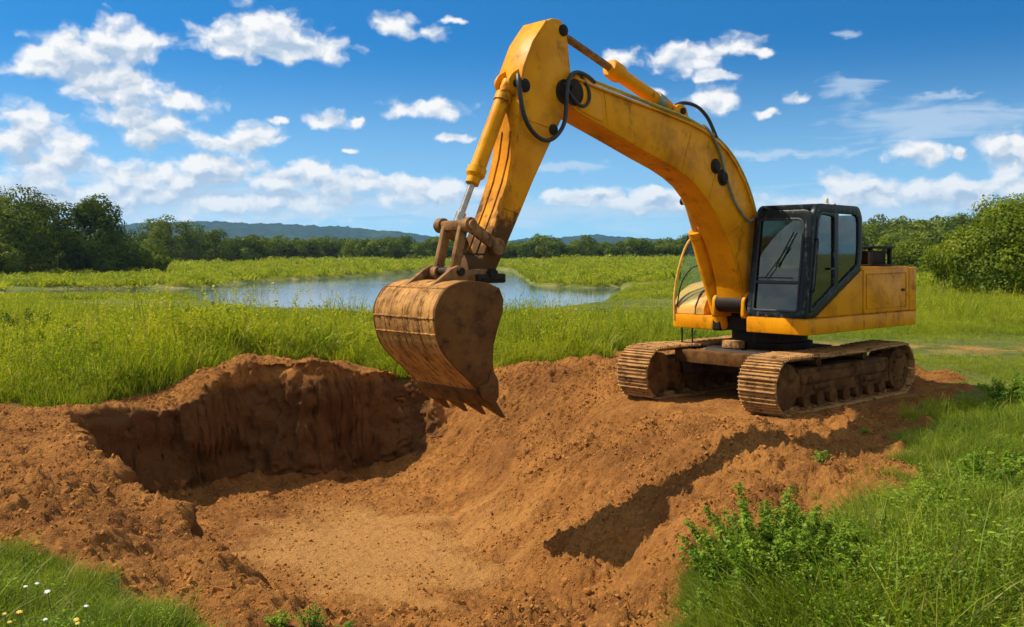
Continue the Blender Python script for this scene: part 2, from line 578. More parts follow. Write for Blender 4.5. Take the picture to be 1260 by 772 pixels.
# ------------------------------------------------------------------ terrain
# edge of the dug pit (x, y, z) and the outline of its floor
RIM = [(-7.07, 15.6, -0.17), (-6.83, 16.4, -0.22), (-6.11, 17.0, -0.39), (-5.69, 17.2, -0.30), (-5.56, 17.7, -0.05), (-5.3, 18.3, 0.14), (-4.96, 18.7, 0.27),
       (-4.35, 18.75, 0.24), (-3.7, 18.75, 0.25), (-2.92, 19.1, 0.08), (-2.48, 19.6, -0.07), (-1.95, 20.0, -0.20), (-1.2, 19.9, -0.10), (-0.16, 19.5, 0.0), (0.9, 18.6, 0.0),
       (1.6, 16.9, 0), (2.14, 15.4, 0), (2.7, 14.6, 0), (2.95, 13.34, -0.02), (2.95, 11.36, -0.02), (2.2, 9.55, -0.22), (1.5, 8.3, -0.40),
       (0.74, 7.1, -0.48), (0.1, 6.35, -0.42), (-0.64, 6.15, -0.35), (-1.41, 6.2, -0.25), (-1.92, 6.9, -0.18), (-2.45, 8.0, -0.22), (-2.75, 8.9, -0.38),
       (-3.31, 9.44, -0.15), (-3.97, 10.13, 0.0), (-4.78, 11.26, 0.03), (-5.9, 13.2, -0.03)]
FLOOR = [(-5.85, 16.38), (-5.45, 16.75), (-5.0, 17.4), (-4.55, 17.85), (-4.0, 17.93), (-3.4, 18.07), (-2.85, 18.42), (-2.25, 18.78), (-1.5, 17.6), (-1.05, 16.0), (-0.75, 14.0),
         (0.0, 11.9), (0.35, 10.3), (-0.1, 9.3), (-2.0, 9.4), (-2.65, 10.4), (-3.5, 11.4), (-4.5, 13.0), (-5.5, 15.0)]
# heights of the loose ground round the pit
AROUND = [(-8.54, 16.6, -0.11), (-6.58, 12.8, 0.05), (-7.27, 17.8, -0.14), (-5.86, 18.9, -0.01), (-4.77, 9.27, 0.14), (-3.9, 7.59, 0.02), (-4.35, 9.36, 0.12), (-3.45, 7.97, 0.10),
          (-2.85, 7.26, 0.0), (-2.21, 6.29, 0.0), (4.2, 14.0, 0), (5.2, 15.0, 0), (4.3, 17, 0), (3.3, 17, 0), (3.9, 12.4, 0), (4.0, 10, 0), (3.3, 8.4, 0), (2.4, 7.4, -0.02),
          (1.7, 6.6, -0.05), (5.0, 12, 0), (5.5, 9, 0), (-9.5, 12.5, 0.05), (-8.0, 9.0, 0.06), (-6.0, 7.0, 0.03), (-4, 5.4, 0), (-1.5, 4.6, 0), (1, 4.6, 0), (-10.5, 16, -0.1),
          (-9, 20, -0.05), (-6, 21.5, 0), (-3, 22, 0), (0, 22, 0), (3, 20.5, 0), (-5, 24, 0), (2.4, 18.4, 0), (0.6, 20.6, 0), (-2.2, 20.9, -0.02), (-4.2, 20.0, 0.08)]
DIRT = [(-8.19, 15.92), (-7.41, 15.92), (-6.93, 16.97), (-6.12, 18.3), (-5.42, 20.12), (-3.89, 20.72), (-2.09, 19.7), (-0.17, 20.72), (1.22, 21.34),
    (2.88, 23.48), (4.88, 24.93), (6.65, 22.01), (8.36, 19.7), (7.87, 16.77), (6.08, 14.6), (4.79, 12.09), (3.82, 9.45), (2.98, 8.92), (2.31, 8.59),
    (1.7, 8.34), (1.3, 7.26), (0.91, 6.58), (0.54, 6.02), (-0.14, 5.83), (-1.19, 5.83), (-1.69, 6.29), (-2.28, 6.51), (-3.02, 7.26), (-3.47, 7.45),
    (-3.94, 7.66), (-6.5, 8.0), (-11.0, 15.5)]
POND = [(-42.0, 81.7), (-34.8, 83.5), (-27.2, 85.5), (-26.6, 91.9), (-26.5, 108.1), (-19.3, 131.2), (-15.0, 167.0), (-11.1, 193.4), (-3.2, 193.4),
    (0.3, 167.0), (1.5, 122.5), (2.2, 91.9), (7.0, 85.5), (10.2, 89.6), (9.1, 79.9), (7.2, 70.7), (5.2, 57.4), (2.1, 51.0), (-1.2, 47.1), (-5.6,
    45.9), (-12.3, 50.3), (-17.3, 57.4), (-22.2, 68.1), (-28.3, 68.1), (-35.0, 68.1)]
WATER_Z = -0.70


def base_z(x, y):
    z = -0.42 * sstep(24, 44, y) * sstep(16, 7, x) + 0.55 * sstep(110, 260, y)
    z = z + 0.10 * fbm(x, y, 0.05, 3) * sstep(20, 40, y)
    sd = poly_sd(x, y, POND)
    return z - 0.95 * sstep(0.5, -1.6, sd)


def _dense(loop, n):
    o = []
    for i in range(len(loop)):
        a, b = np.array(loop[i], float), np.array(loop[(i + 1) % len(loop)], float)
        o += [a + (b - a) * k / n for k in range(n)]
    return np.array(o)


_RD = _dense(RIM, 4)
_CTRL = np.concatenate([_RD, np.array(AROUND, float)])
_WIN = [(-11, 4), (-11, 21), (-6, 24), (3, 24), (7.5, 20), (7.5, 6), (3, 4), (-6, 4)]


def dirt_mask(x, y):
    sd = poly_sd(x, y, DIRT)
    m = sstep(0.45, -0.45, sd + (0.55 + 0.45 * sstep(0.5, 2.0, x)) * fbm(x, y, 0.9, 4) + 0.35 * fbm(x, y, 2.6, 3) * sstep(0.5, 2.0, x))
    path = np.exp(-((y - 24.6 + 0.25 * (x - 9)) / 2.3) ** 2) * sstep(5.5, 8.0, x) * sstep(20, 16, x)
    path = path * sstep(-0.15, 0.35, fbm(x, y, 0.6, 4) + 0.38)
    m = np.maximum(m, sstep(0.05, -0.25, poly_sd(x, y, [(p[0], p[1]) for p in RIM])))
    return np.maximum(m, 0.54 * path)


def packed_mask(x, y):
    a = np.exp(-(((x + 1.9 + 0.15 * (y - 13.5)) / 1.75) ** 2 + ((y - 13.4) / 2.9) ** 2) * 1.1)
    return np.clip(a * 1.35 + 0.55 * fbm(x + 0.3 * y, y * 1.6, 0.8, 4) * sstep(0.0, 0.25, a) + sstep(22.5, 24, y), 0, 1)


def pit_z(x, y):
    """loose ground round the pit, its walls and its floor"""
    r = np.zeros(x.shape)
    near = (np.abs(x) < 14) & (y > 1) & (y < 27)
    xs, ys = x[near], y[near]
    num = np.zeros(xs.shape); den = np.zeros(xs.shape)
    for cx, cy, cz in _CTRL:
        w = 1.0 / ((xs - cx) ** 2 + (ys - cy) ** 2 + 0.03) ** 1.6
        num += w * cz; den += w
    top = num / den
    wx = xs + 0.26 * fbm(xs, ys, 0.8, 4, 0.6); wy = ys + 0.26 * fbm(xs + 31, ys, 0.8, 4, 0.6)
    dr = -poly_sd(wx, wy, [(p[0], p[1]) for p in RIM])
    df = np.maximum(poly_sd(wx, wy, FLOOR), 0)
    s = np.where(dr > 0, dr / (dr + df + 1e-6), 0)
    wide = sstep(1.4, 2.6, dr + df)                     # 1 on the long loose slopes, 0 on the cut faces
    sn = s + 0.08 * fbm(xs, ys, 1.6, 3) * (s > 0)
    cut = 0.84 * sstep(0.03, 0.66, sn) + 0.16 * np.clip((s - 0.35) / 0.65, 0, 1)
    f = cut * (1 - wide) + wide * np.clip(s, 0, 1) ** (1.22 + 0.25 * sstep(-1.2, 0.2, xs) * sstep(15.5, 13.0, ys))
    fz = -1.42 - 0.062 * (ys - 10) + 0.25 * sstep(-3.2, -1.5, xs) * sstep(16, 18.5, ys)
    r[near] = (top * (1 - f) + fz * f) * sstep(0.8, -1.2, poly_sd(xs, ys, _WIN))
    return r


def under_machine(x, y):
    """1 where the tracks have pressed the soil flat"""
    fx, fy = -0.7326, -0.6806
    dx, dy = x - 4.198, y - 16.233
    t = dx * fx + dy * fy; l = dx * 0.6806 - dy * 0.7326
    return sstep(0.5, 0.0, np.maximum(np.abs(t) - 2.2, np.abs(l) - 1.5))


def ground_z(x, y, full=True):
    x = np.asarray(x, float); y = np.asarray(y, float)
    z = base_z(x, y) + pit_z(x, y)
    d = dirt_mask(x, y)
    if not full: return z
    um = under_machine(x, y)
    pk = packed_mask(x, y)
    amp = d * (1 - 0.8 * um) * (1 - 0.72 * pk)
    gul = fbm(x + 0.3 * y, 0.35 * y, 2.2, 3)          # runnels down the loose slopes
    wx, wy = x + 0.15 * fbm(x, y, 2.1, 2), y + 0.15 * fbm(x + 9, y, 2.1, 2)
    loose = 1 + 0.35 * sstep(12.5, 9.5, y) + 0.2 * sstep(-3, -5, x) + 0.45 * sstep(-1.0, 0.3, x)
    n = loose * (0.085 * fbm(x, y, 0.85, 3) + 0.055 * gul * 0.6 + 0.055 * (np.abs(perlin(wx * 2.3, wy * 2.3)) - 0.2)
         + 0.040 * (0.28 - np.abs(perlin(wx * 5.2 + 3, wy * 5.2))) + 0.036 * (0.28 - np.abs(perlin(wx * 10 + 7, wy * 10)))
         + 0.040 * np.maximum(perlin(wx * 15, wy * 15), 0.08) + 0.030 * np.maximum(perlin(x * 27 + 5, y * 27), 0.0) + 0.008 * perlin(x * 41, y * 41))
    z = z + n * amp * 1.6
    z = z + (1 - d) * 0.05 * fbm(x, y, 0.5, 3) * sstep(60, 25, y) * (1 - um) + d * 0.01 * fbm(x, y, 6, 3)
    return z


def axis(lo, hi, step, out_lo, out_hi, g=1.085):
    a = list(np.arange(lo, hi + step / 2, step))
    s = step; p = a[-1]
    while p < out_hi:
        s *= g; p += s; a.append(p)
    s = step; p = a[0]; b = []
    while p > out_lo:
        s *= g; p -= s; b.append(p)
    return np.array(b[::-1] + a)


def build_ground():
    xs = axis(-8.6, 5.2, 0.027, -3500, 3500)
    ys = axis(5.7, 20.9, 0.030, -30, 3500, 1.045)
    ys = np.concatenate([ys[ys < 17.0], np.arange(17.0, 19.7, 0.0125), ys[ys > 19.71]])
    X, Y = np.meshgrid(xs, ys)
    x, y = X.ravel(), Y.ravel()
    zs = ground_z(x, y, False); z = ground_z(x, y)
    nx, ny = len(xs), len(ys)
    # gouge the steep faces sideways so they are as rough as the flats
    Zs = zs.reshape(ny, nx)
    zy, zx = np.gradient(Zs, ys, xs)
    sl = np.hypot(zx, zy)
    z = zs + (z - zs) * (1 - 0.85 * sstep(0.8, 1.8, sl).ravel() * (np.abs(x) < 9) * (y < 22)); Z = z.reshape(ny, nx)
    wst = sstep(0.55, 1.5, sl) * sstep(-0.7, -2.0, X) * (np.abs(X) < 9) * (Y < 22)
    run = X * 0.94 - Y * 0.34
    gz_ = (0.22 * fbm(run + 0.4 * Z, Z * 1.1 + Y * 0.1, 1.1, 3) + 0.10 * (0.25 - np.abs(perlin(run * 2.3 + Z, Z * 2.6 + 4))) + 0.15 * (0.25 - np.abs(perlin(run * 4.5 + 2 - Z, Z * 6.0 + run)))
           + 0.10 * (0.25 - np.abs(perlin(run * 9 + 2 + Z, Z * 12 - run))) + 0.035 * perlin(run * 22, Z * 20)) * wst
    nrm = np.maximum(sl, 1e-3)
    x = (X + gz_ * -zx / nrm).ravel(); y = (Y + gz_ * -zy / nrm).ravel()
    dm_, pm_ = dirt_mask(X.ravel(), Y.ravel()), packed_mask(X.ravel(), Y.ravel())
    i = np.arange(nx * ny).reshape(ny, nx)
    q = np.stack([i[:-1, :-1], i[:-1, 1:], i[1:, 1:], i[1:, :-1]], -1).reshape(-1)
    me = bpy.data.meshes.new('ground')
    fill_mesh(me, np.stack([x, y, z], -1), q, np.full((nx - 1) * (ny - 1), 4))
    me.polygons.foreach_set('use_smooth', np.ones(len(me.polygons), bool))
    for nm, val in (('dirt', dm_), ('packed', pm_), ('wall_shade', (sstep(0.9, 2.0, sl) * sstep(0.15, -0.35, Z) * sstep(-0.8, -2.0, X) * (np.abs(X) < 9) * (Y < 22)).ravel())):  # last mask marks the steep pit faces for painted-in shade
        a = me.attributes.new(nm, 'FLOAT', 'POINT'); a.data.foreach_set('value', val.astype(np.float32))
    o = bpy.data.objects.new('ground', me); COL.objects.link(o)
    o['kind'] = 'structure'
    m, t, b = material('soil_and_meadow')
    pos = t.node('ShaderNodeNewGeometry').outputs['Position']
    at = t.node('ShaderNodeAttribute', attribute_name='dirt').outputs['Fac']
    pk = t.node('ShaderNodeAttribute', attribute_name='packed').outputs['Fac']
    n1 = t.noise(pos, 1.3, 7, 0.6); n2 = t.noise(pos, 14, 8, 0.65); n3 = t.noise(pos, 60, 5, 0.7); n4 = t.noise(pos, 5.5, 6, 0.7)
    soil = t.mix(t.ramp(n1, 0.36, 0.64), (0.420, 0.176, 0.038), (0.295, 0.115, 0.024))
    soil = t.mix(t.ramp(n2, 0.42, 0.72, 0, 0.6), soil, (0.135, 0.054, 0.014))
    n0 = t.noise(pos, 0.42, 6, 0.62)
    soil = t.mix(t.ramp(n0, 0.47, 0.66, 0, 0.75), soil, (0.185, 0.070, 0.016))
    soil = t.mix(t.math('MULTIPLY', t.ramp(pk, 0.25, 0.95), t.ramp(n2, 0.3, 0.6, 0.5, 1.0)), soil, (0.46, 0.225, 0.062))
    soil = t.mix(t.ramp(n3, 0.55, 0.75, 0, 0.4), soil, (0.47, 0.230, 0.070))
    g1 = t.noise(pos, 0.07, 6, 0.6); g2 = t.noise(pos, 0.9, 7, 0.65)
    turf = t.mix(t.ramp(g2, 0.35, 0.7), (0.075, 0.105, 0.014), (0.15, 0.165, 0.024))
    turf = t.mix(t.ramp(g1, 0.42, 0.66, 0, 0.7), turf, (0.20, 0.19, 0.04))
    # worn bare patches on the track behind the machine
    turf = t.mix(t.ramp(t.noise(t.mapping(pos, (0.12, 0.5, 1)), 1.0, 5, 0.6), 0.56, 0.66, 0, 0.65), turf, (0.34, 0.24, 0.09))
    shade = t.node('ShaderNodeAttribute', attribute_name='wall_shade').outputs['Fac']
    soil = t.mix(t.ramp(t.math('ADD', shade, t.math('MULTIPLY', t.math('SUBTRACT', n1, 0.5), 0.8)), 0.2, 0.8, 0, 0.85), soil, (0.135, 0.060, 0.018))  # shade of the pit wall put into the soil colour
    f = t.ramp(t.math('ADD', at, t.math('MULTIPLY', t.math('SUBTRACT', n2, 0.5), 0.7)), 0.38, 0.62)
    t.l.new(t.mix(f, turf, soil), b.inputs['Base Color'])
    b.inputs['Roughness'].default_value = 0.95
    b.inputs['Specular IOR Level'].default_value = 0.15
    hgt = t.math('ADD', t.math('MULTIPLY', n4, 2.2), t.math('ADD', t.math('MULTIPLY', n2, 0.9), t.math('MULTIPLY', n3, 0.55)))
    bump(t, b, hgt, 0.95, 0.055)
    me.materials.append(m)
    return m


SOIL = build_ground()


def soil_material():
    m, t, b = material('loose_soil')
    oi = t.node('ShaderNodeObjectInfo').outputs['Random']
    pos = t.node('ShaderNodeNewGeometry').outputs['Position']
    n = t.noise(pos, 22, 6, 0.65)
    c = t.mix(t.ramp(n, 0.35, 0.65), (0.43, 0.182, 0.040), (0.29, 0.115, 0.025))
    c = t.mix(t.math('MULTIPLY', oi, 0.45), c, (0.24, 0.100, 0.025))
    t.l.new(c, b.inputs['Base Color'])
    b.inputs['Roughness'].default_value = 0.95
    b.inputs['Specular IOR Level'].default_value = 0.1
    bump(t, b, n, 0.6, 0.02)
    return m


def build_water():
    xs = np.linspace(-62, 32, 24); ys = np.linspace(36, 205, 40)
    X, Y = np.meshgrid(xs, ys); i = np.arange(X.size).reshape(X.shape)
    q = np.stack([i[:-1, :-1], i[:-1, 1:], i[1:, 1:], i[1:, :-1]], -1).reshape(-1)
    me = bpy.data.meshes.new('pond_water')
    fill_mesh(me, np.stack([X.ravel(), Y.ravel(), np.full(X.size, WATER_Z)], -1), q, np.full(len(q) // 4, 4))
    o = bpy.data.objects.new('pond_water', me); COL.objects.link(o); o['kind'] = 'structure'
    m, t, b = material('pond_water')
    pos = t.node('ShaderNodeNewGeometry').outputs['Position']
    scum = t.noise(t.mapping(pos, (0.05, 0.16, 1)), 1.0, 6, 0.6)
    f = t.ramp(scum, 0.63, 0.70, 0, 0.7)
    t.l.new(t.mix(f, (0.018, 0.045, 0.085), (0.16, 0.16, 0.07)), b.inputs['Base Color'])
    t.l.new(t.math('MULTIPLY_ADD', f, 0.4, 0.06), b.inputs['Roughness'])
    b.inputs['IOR'].default_value = 1.33
    bump(t, b, t.noise(t.mapping(pos, (1.2, 3.2, 1)), 1.0, 5, 0.6), 0.08, 0.05)
    me.materials.append(m)


build_water()


def build_hill(name, crest, d, depth, seed):
    """a wooded ridge: crest is (azimuth x, height) pairs in metres at distance d"""
    cx = np.array([c[0] for c in crest]); cz = np.array([c[1] for c in crest])
    xs = np.linspace(cx[0], cx[-1], 420); vs = np.linspace(-1, 1, 44)
    X, V = np.meshgrid(xs, vs)
    H = np.interp(X, cx, cz)
    prof = np.cos(np.clip(V, -1, 1) * np.pi / 2) ** 0.9
    Z = H * prof * (1 + 0.10 * fbm(X + seed, V * 300, 0.006, 4))
    Z = Z + prof * 7.0 * fbm(X * 1.0 + seed, V * depth, 0.028, 4, 0.65) - 1.5
    Y = d + V * depth
    i = np.arange(X.size).reshape(X.shape)
    q = np.stack([i[:-1, :-1], i[:-1, 1:], i[1:, 1:], i[1:, :-1]], -1).reshape(-1)
    me = bpy.data.meshes.new(name)
    fill_mesh(me, np.stack([X.ravel(), Y.ravel(), Z.ravel()], -1), q, np.full(len(q) // 4, 4))
    me.polygons.foreach_set('use_smooth', np.ones(len(me.polygons), bool))
    o = bpy.data.objects.new(name, me); COL.objects.link(o); o['kind'] = 'structure'
    me.materials.append(HILL)


HILL, _t, _b = material('hill_forest')
_pos = _t.node('ShaderNodeNewGeometry').outputs['Position']
_n = _t.noise(_pos, 0.035, 9, 0.7); _n2 = _t.noise(_pos, 0.006, 4, 0.5)
_c = _t.mix(_t.ramp(_n, 0.4, 0.64), (0.008, 0.026, 0.020), (0.026, 0.058, 0.034))
_t.l.new(_t.mix(_t.ramp(_n2, 0.58, 0.66, 0, 0.5), _c, (0.09, 0.10, 0.04)), _b.inputs['Base Color'])
_b.inputs['Roughness'].default_value = 1.0; _b.inputs['Specular IOR Level'].default_value = 0.0
bump(_t, _b, _n, 1.0, 12.0)
K18 = 3100 / 1225.0
def _crest(px): return [((p[0] - 630) * K18, 2.3 + (312 - p[1]) * K18) for p in px]
build_hill('wooded_hills', _crest([(-330, 300), (-150, 290), (60, 283), (150, 278), (200, 275), (280, 274), (350, 277), (430, 280), (480, 284), (530, 291), (575, 298), (640, 306)]), 3100, 520, 3)
build_hill('wooded_hills', _crest([(560, 307), (600, 300), (640, 294), (690, 292), (735, 288.5), (770, 291), (820, 296), (900, 292), (1000, 290), (1100, 292), (1300, 286), (1600, 300)]), 3150, 500, 70)


# ------------------------------------------------------------------ foliage
def leaf_material(name, dark, mid, light, trans=0.3, straw=None, patch=0.35):
    m = bpy.data.materials.new(name); m.use_nodes = True
    t = NT(m.node_tree); t.n.clear()
    out = t.node('ShaderNodeOutputMaterial')
    rnd = t.node('ShaderNodeObjectInfo').outputs['Random']
    tone = t.node('ShaderNodeAttribute', attribute_name='tone').outputs['Fac']
    pos = t.node('ShaderNodeNewGeometry').outputs['Position']
    pn = t.noise(pos, patch, 5, 0.6)
    f = t.math('ADD', t.math('MULTIPLY', tone, 0.45), t.math('ADD', t.math('MULTIPLY', rnd, 0.25), t.math('MULTIPLY', t.ramp(pn, 0.33, 0.67), 0.40)))
    c = t.mix(t.ramp(f, 0.12, 0.55), dark, mid)
    c = t.mix(t.ramp(f, 0.52, 0.95), c, light)
    if straw:
        c = t.mix(t.ramp(t.math('FRACT', t.math('MULTIPLY', t.math('ADD', rnd, tone), 7.31)), 0.80, 0.97, 0, 0.85), c, straw)
    d = t.node('ShaderNodeBsdfDiffuse'); t.l.new(c, d.inputs[0])
    tr = t.node('ShaderNodeBsdfTranslucent')
    t.l.new(t.mix(1.0, c, (1.25, 1.2, 0.55), 'MULTIPLY'), tr.inputs[0])
    gl = t.node('ShaderNodeBsdfGlossy'); gl.inputs['Roughness'].default_value = 0.45
    gl.inputs['Color'].default_value = (0.5, 0.5, 0.42, 1)
    a = t.node('ShaderNodeMixShader'); a.inputs[0].default_value = trans
    t.l.new(d.outputs[0], a.inputs[1]); t.l.new(tr.outputs[0], a.inputs[2])
    s = t.node('ShaderNodeMixShader'); s.inputs[0].default_value = 0.015
    t.l.new(a.outputs[0], s.inputs[1]); t.l.new(gl.outputs[0], s.inputs[2])
    t.l.new(s.outputs[0], out.inputs[0])
    return m


LEAF_DARK = leaf_material('dark_tree_leaves', (0.038, 0.062, 0.005), (0.085, 0.120, 0.007), (0.175, 0.205, 0.011), 0.34, patch=0.25)
LEAF_MID = leaf_material('treeline_leaves', (0.045, 0.075, 0.008), (0.088, 0.128, 0.011), (0.160, 0.190, 0.016), 0.32, patch=0.06)
LEAF_LIGHT = leaf_material('sunny_tree_leaves', (0.050, 0.085, 0.006), (0.110, 0.150, 0.008), (0.200, 0.225, 0.012), 0.36, patch=0.5)
GRASS = leaf_material('meadow_grass', (0.070, 0.125, 0.008), (0.225, 0.290, 0.011), (0.410, 0.400, 0.022), 0.40, straw=(0.40, 0.33, 0.08), patch=0.30)
GRASS_NEAR = leaf_material('foreground_grass', (0.048, 0.100, 0.007), (0.140, 0.205, 0.011), (0.280, 0.305, 0.028), 0.38, straw=(0.30, 0.25, 0.08), patch=0.9)
WEED = leaf_material('weed_leaves', (0.060, 0.130, 0.009), (0.135, 0.225, 0.016), (0.250, 0.330, 0.030), 0.34, patch=2.0)
HERB = leaf_material('dark_herb_leaves', (0.022, 0.050, 0.006), (0.045, 0.085, 0.008), (0.095, 0.140, 0.012), 0.3, patch=1.5)
BARK = plain('bark', (0.075, 0.055, 0.038), 0.9)
STEM = plain('green_stem', (0.08, 0.11, 0.03), 0.7)


def rand_unit(n):
    v = rng.normal(size=(n, 3)); return v / np.linalg.norm(v, axis=1)[:, None]


def cards(cen, nor, size, asp=0.62):
    """leaf shaped faces: four corner points round each centre"""
    n = len(cen)
    a = np.cross(nor, rand_unit(n)); a /= np.linalg.norm(a, axis=1)[:, None] + 1e-9
    b = np.cross(nor, a)
    s = size[:, None]
    v = np.stack([cen - a * s * 0.5, cen + b * s * asp * 0.5 + nor * s * 0.08, cen + a * s * 0.5, cen - b * s * asp * 0.5 + nor * s * 0.08], 1)
    return v.reshape(-1, 3)


def card_mesh(name, v, tone, mat):
    me = bpy.data.meshes.new(name)
    n = len(v) // 4
    fill_mesh(me, v, np.arange(n * 4), np.full(n, 4))
    a = me.attributes.new('tone', 'FLOAT', 'FACE'); a.data.foreach_set('value', tone.astype(np.float32))
    me.materials.append(mat)
    return me


def crown_mesh(name, W, Ht, base, lobes, leaves, leaf, mat, ground=False, lean=0.0):
    """crown of many leaf clumps in an uneven envelope; heights from base to Ht"""
    cs = []; rs = []
    hh = Ht - base
    while len(cs) < lobes:
        u = rng.uniform(-1, 1, 3)
        if ground:
            u[2] = rng.uniform(-0.95, 1)
            lim = 1.0 if u[2] < 0 else math.sqrt(max(0, 1 - u[2] ** 2)) ** 0.8
        else:
            lim = math.sqrt(max(0.0, 1 - u[2] ** 2)) * (1.08 if u[2] < 0.1 else 0.95)
        rr = math.hypot(u[0], u[1])
        if rr > lim or rr < lim * 0.35 and u[2] < 0.45: continue
        r = rng.uniform(0.11, 0.25) * min(W, hh)
        cs.append((u[0] * (W / 2 - r * 0.5) + lean * u[2], u[1] * (W / 2 - r * 0.5), base + hh / 2 + u[2] * (hh / 2 - r * 0.45)))
        rs.append(r)
    cs = np.array(cs); rs = np.array(rs)
    pick = rng.choice(lobes, leaves, p=rs ** 2 / np.sum(rs ** 2))
    d = rand_unit(leaves)
    if not ground: d[:, 2] = np.where(d[:, 2] < -0.3, -d[:, 2] * 0.6, d[:, 2])
    d /= np.linalg.norm(d, axis=1)[:, None]
    rad = rs[pick] * np.clip(rng.normal(0.95, 0.12, leaves), 0.4, 1.5)
    cen = cs[pick] + d * rad[:, None] * np.array([1.08, 1.08, 0.86])
    cen[:, 2] = np.maximum(cen[:, 2], 0.05)
    nor = d + rand_unit(leaves) * 0.5 + np.array([0, 0, 0.2])
    nor /= np.linalg.norm(nor, axis=1)[:, None]
    sz = leaf * rng.uniform(0.6, 1.35, leaves)
    lt = rng.uniform(0, 1, lobes)
    tone = np.clip(lt[pick] * 0.75 + rng.uniform(0, 0.25, leaves), 0, 1)
    return card_mesh(name, cards(cen, nor, sz), tone, mat), cs


def trunk_mb(base, W, Ht, cs, r):
    mb = MB()
    top = base + (Ht - base) * 0.55
    spine = [Vector((rng.normal(0, r * 0.3), rng.normal(0, r * 0.3), z)) for z in np.linspace(-0.15, top, 6)]
    spine[0].x = spine[0].y = 0
    mb.tube(smooth_path(spine, 3), [r * (1.25 - 0.9 * k / 15) if k else r * 1.6 for k in range(16)], 8)
    for k in rng.choice(len(cs), min(7, len(cs)), replace=False):
        s = spine[rng.integers(2, 5)]; e = Vector(cs[k])
        mid = (s + e) / 2 + Vector((0, 0, -0.06 * Ht))
        mb.tube(smooth_path([s, mid, e], 3), [r * 0.45 * (1 - 0.12 * q) for q in range(7)], 5)
    return mb


def make_tree(name, W, Ht, base, lobes, leaves, leaf, mat, ground=False, r=None):
    root = empty(name)
    me, cs = crown_mesh('crown', W, Ht, base, lobes, leaves, leaf, mat, ground)
    c = bpy.data.objects.new('crown', me); COL.objects.link(c); c.parent = root
    trunk_mb(max(base, 0.8), W, Ht, cs, r or W * 0.035).build('trunk', BARK, root)
    return root


def copy_thing(root):
    r = root.copy(); COL.objects.link(r)
    for ch in list(root.children):
        c = ch.copy(); COL.objects.link(c); c.parent = r
        for g in list(ch.children):
            e = g.copy(); COL.objects.link(e); e.parent = c
    return r


def gz(x, y):
    return float(ground_z(np.array([x]), np.array([y]))[0])


def put(o, x, y, s=1.0, rz=None, dz=0.0):
    o.location = (x, y, gz(x, y) + dz)
    o.rotation_euler = (0, 0, random.uniform(0, 6.28) if rz is None else rz)
    o.scale = (s, s, s) if not isinstance(s, tuple) else s


def at(px, d):
    return (px - 630) / 1225.0 * d


# the wood on the left edge
for px, d, W, Hh, lab in [
        (14, 118, 10.0, 11.4, 'tall dark broadleaf tree at the left edge of the picture, the tallest of the wood'),
        (107, 124, 8.4, 9.6, 'dark round tree standing on the right end of the left wood'),
        (60, 133, 6.0, 7.4, 'dark tree squeezed between the two big trees of the left wood'),
        (-48, 122, 12.0, 11.8, 'dark tree cut off by the left picture edge')]:
    o = make_tree('broadleaf_tree', W, Hh, 0.0, 42, 22000, 0.34, LEAF_DARK, True, 0.3)
    put(o, at(px, d), d); tag(o, lab, 'tree', 'trees of the wood on the left')
for px, d, W, Hh, mat, lab in [
        (178, 128, 6.2, 4.3, LEAF_LIGHT, 'round light green bush in front of the wood, left of the pond'),
        (140, 129, 4.2, 3.2, LEAF_DARK, 'low dark bush at the foot of the right end of the left wood'),
        (2, 108, 4.6, 4.0, LEAF_DARK, 'dark bush at the foot of the tallest tree at the left edge')]:
    o = make_tree('bush', W, Hh, 0.2, 26, 5200, 0.34, mat, True, 0.12)
    put(o, at(px, d), d); tag(o, lab, 'bush', 'bushes at the foot of the left wood')
for px, d, W, Hh, lab in [
        (212, 205, 15, 9.6, 'broad dome shaped tree behind the light green bush, left of the pond'),
        (258, 215, 10, 7.4, 'small round tree right of the broad dome shaped tree'),
        (302, 220, 10.5, 6.6, 'dark rounded tree alone at the left end of the far treeline'),
        (168, 210, 9, 7.4, 'tree half hidden behind the light green bush')]:
    o = make_tree('broadleaf_tree', W, Hh, 0.0, 44, 9500, 0.45, LEAF_MID, True, 0.3)
    put(o, at(px, d), d); tag(o, lab, 'tree', 'trees beyond the left bank of the pond')

# far treeline: six kinds copied along it
protos = []
for k in range(6):
    o = make_tree('broadleaf_tree', (9, 11, 8, 12, 10, 7)[k], (7.0, 8.0, 7.4, 6.8, 8.6, 6.0)[k], 0.0, 28, 3600, 0.55, LEAF_MID, True, 0.25)
    protos.append([o, 0])


def line_tree(px, d, s, label, group):
    p = protos[random.randrange(6)]
    o = p[0] if p[1] == 0 else copy_thing(p[0])
    p[1] += 1
    put(o, at(px, d), d, (s * random.uniform(0.9, 1.15), s * random.uniform(0.9, 1.15), s * random.uniform(0.85, 1.12)))
    tag(o, label, 'tree', group)


for a, b, d, st, s, lab, grp in [
        (318, 585, 268, 15, 0.86, 'small tree in the front row of the far treeline left of the digger arm', 'front row of the treeline left of the arm'),
        (150, 590, 335, 15, 1.0, 'hazy tree in the back row of the treeline left of the digger arm', 'back row of the treeline left of the arm'),
        (604, 930, 262, 15, 0.76, 'small tree in the front row of the far treeline between arm and cab', 'front row of the treeline between arm and cab'),
        (600, 950, 340, 14, 0.92, 'hazy tree in the back row of the treeline between arm and cab', 'back row of the treeline between arm and cab'),
        (985, 1200, 175, 19, 0.82, 'tree in the lower row of the wood right of the cab', 'lower row of the wood right of the cab'),
        (1000, 1275, 235, 17, 1.42, 'tree in the upper row of the wood right of the cab', 'upper row of the wood right of the cab')]:
    px = a
    while px < b:
        line_tree(px, d * random.uniform(0.96, 1.05), s, lab, grp)
        px += st * random.uniform(0.75, 1.25)
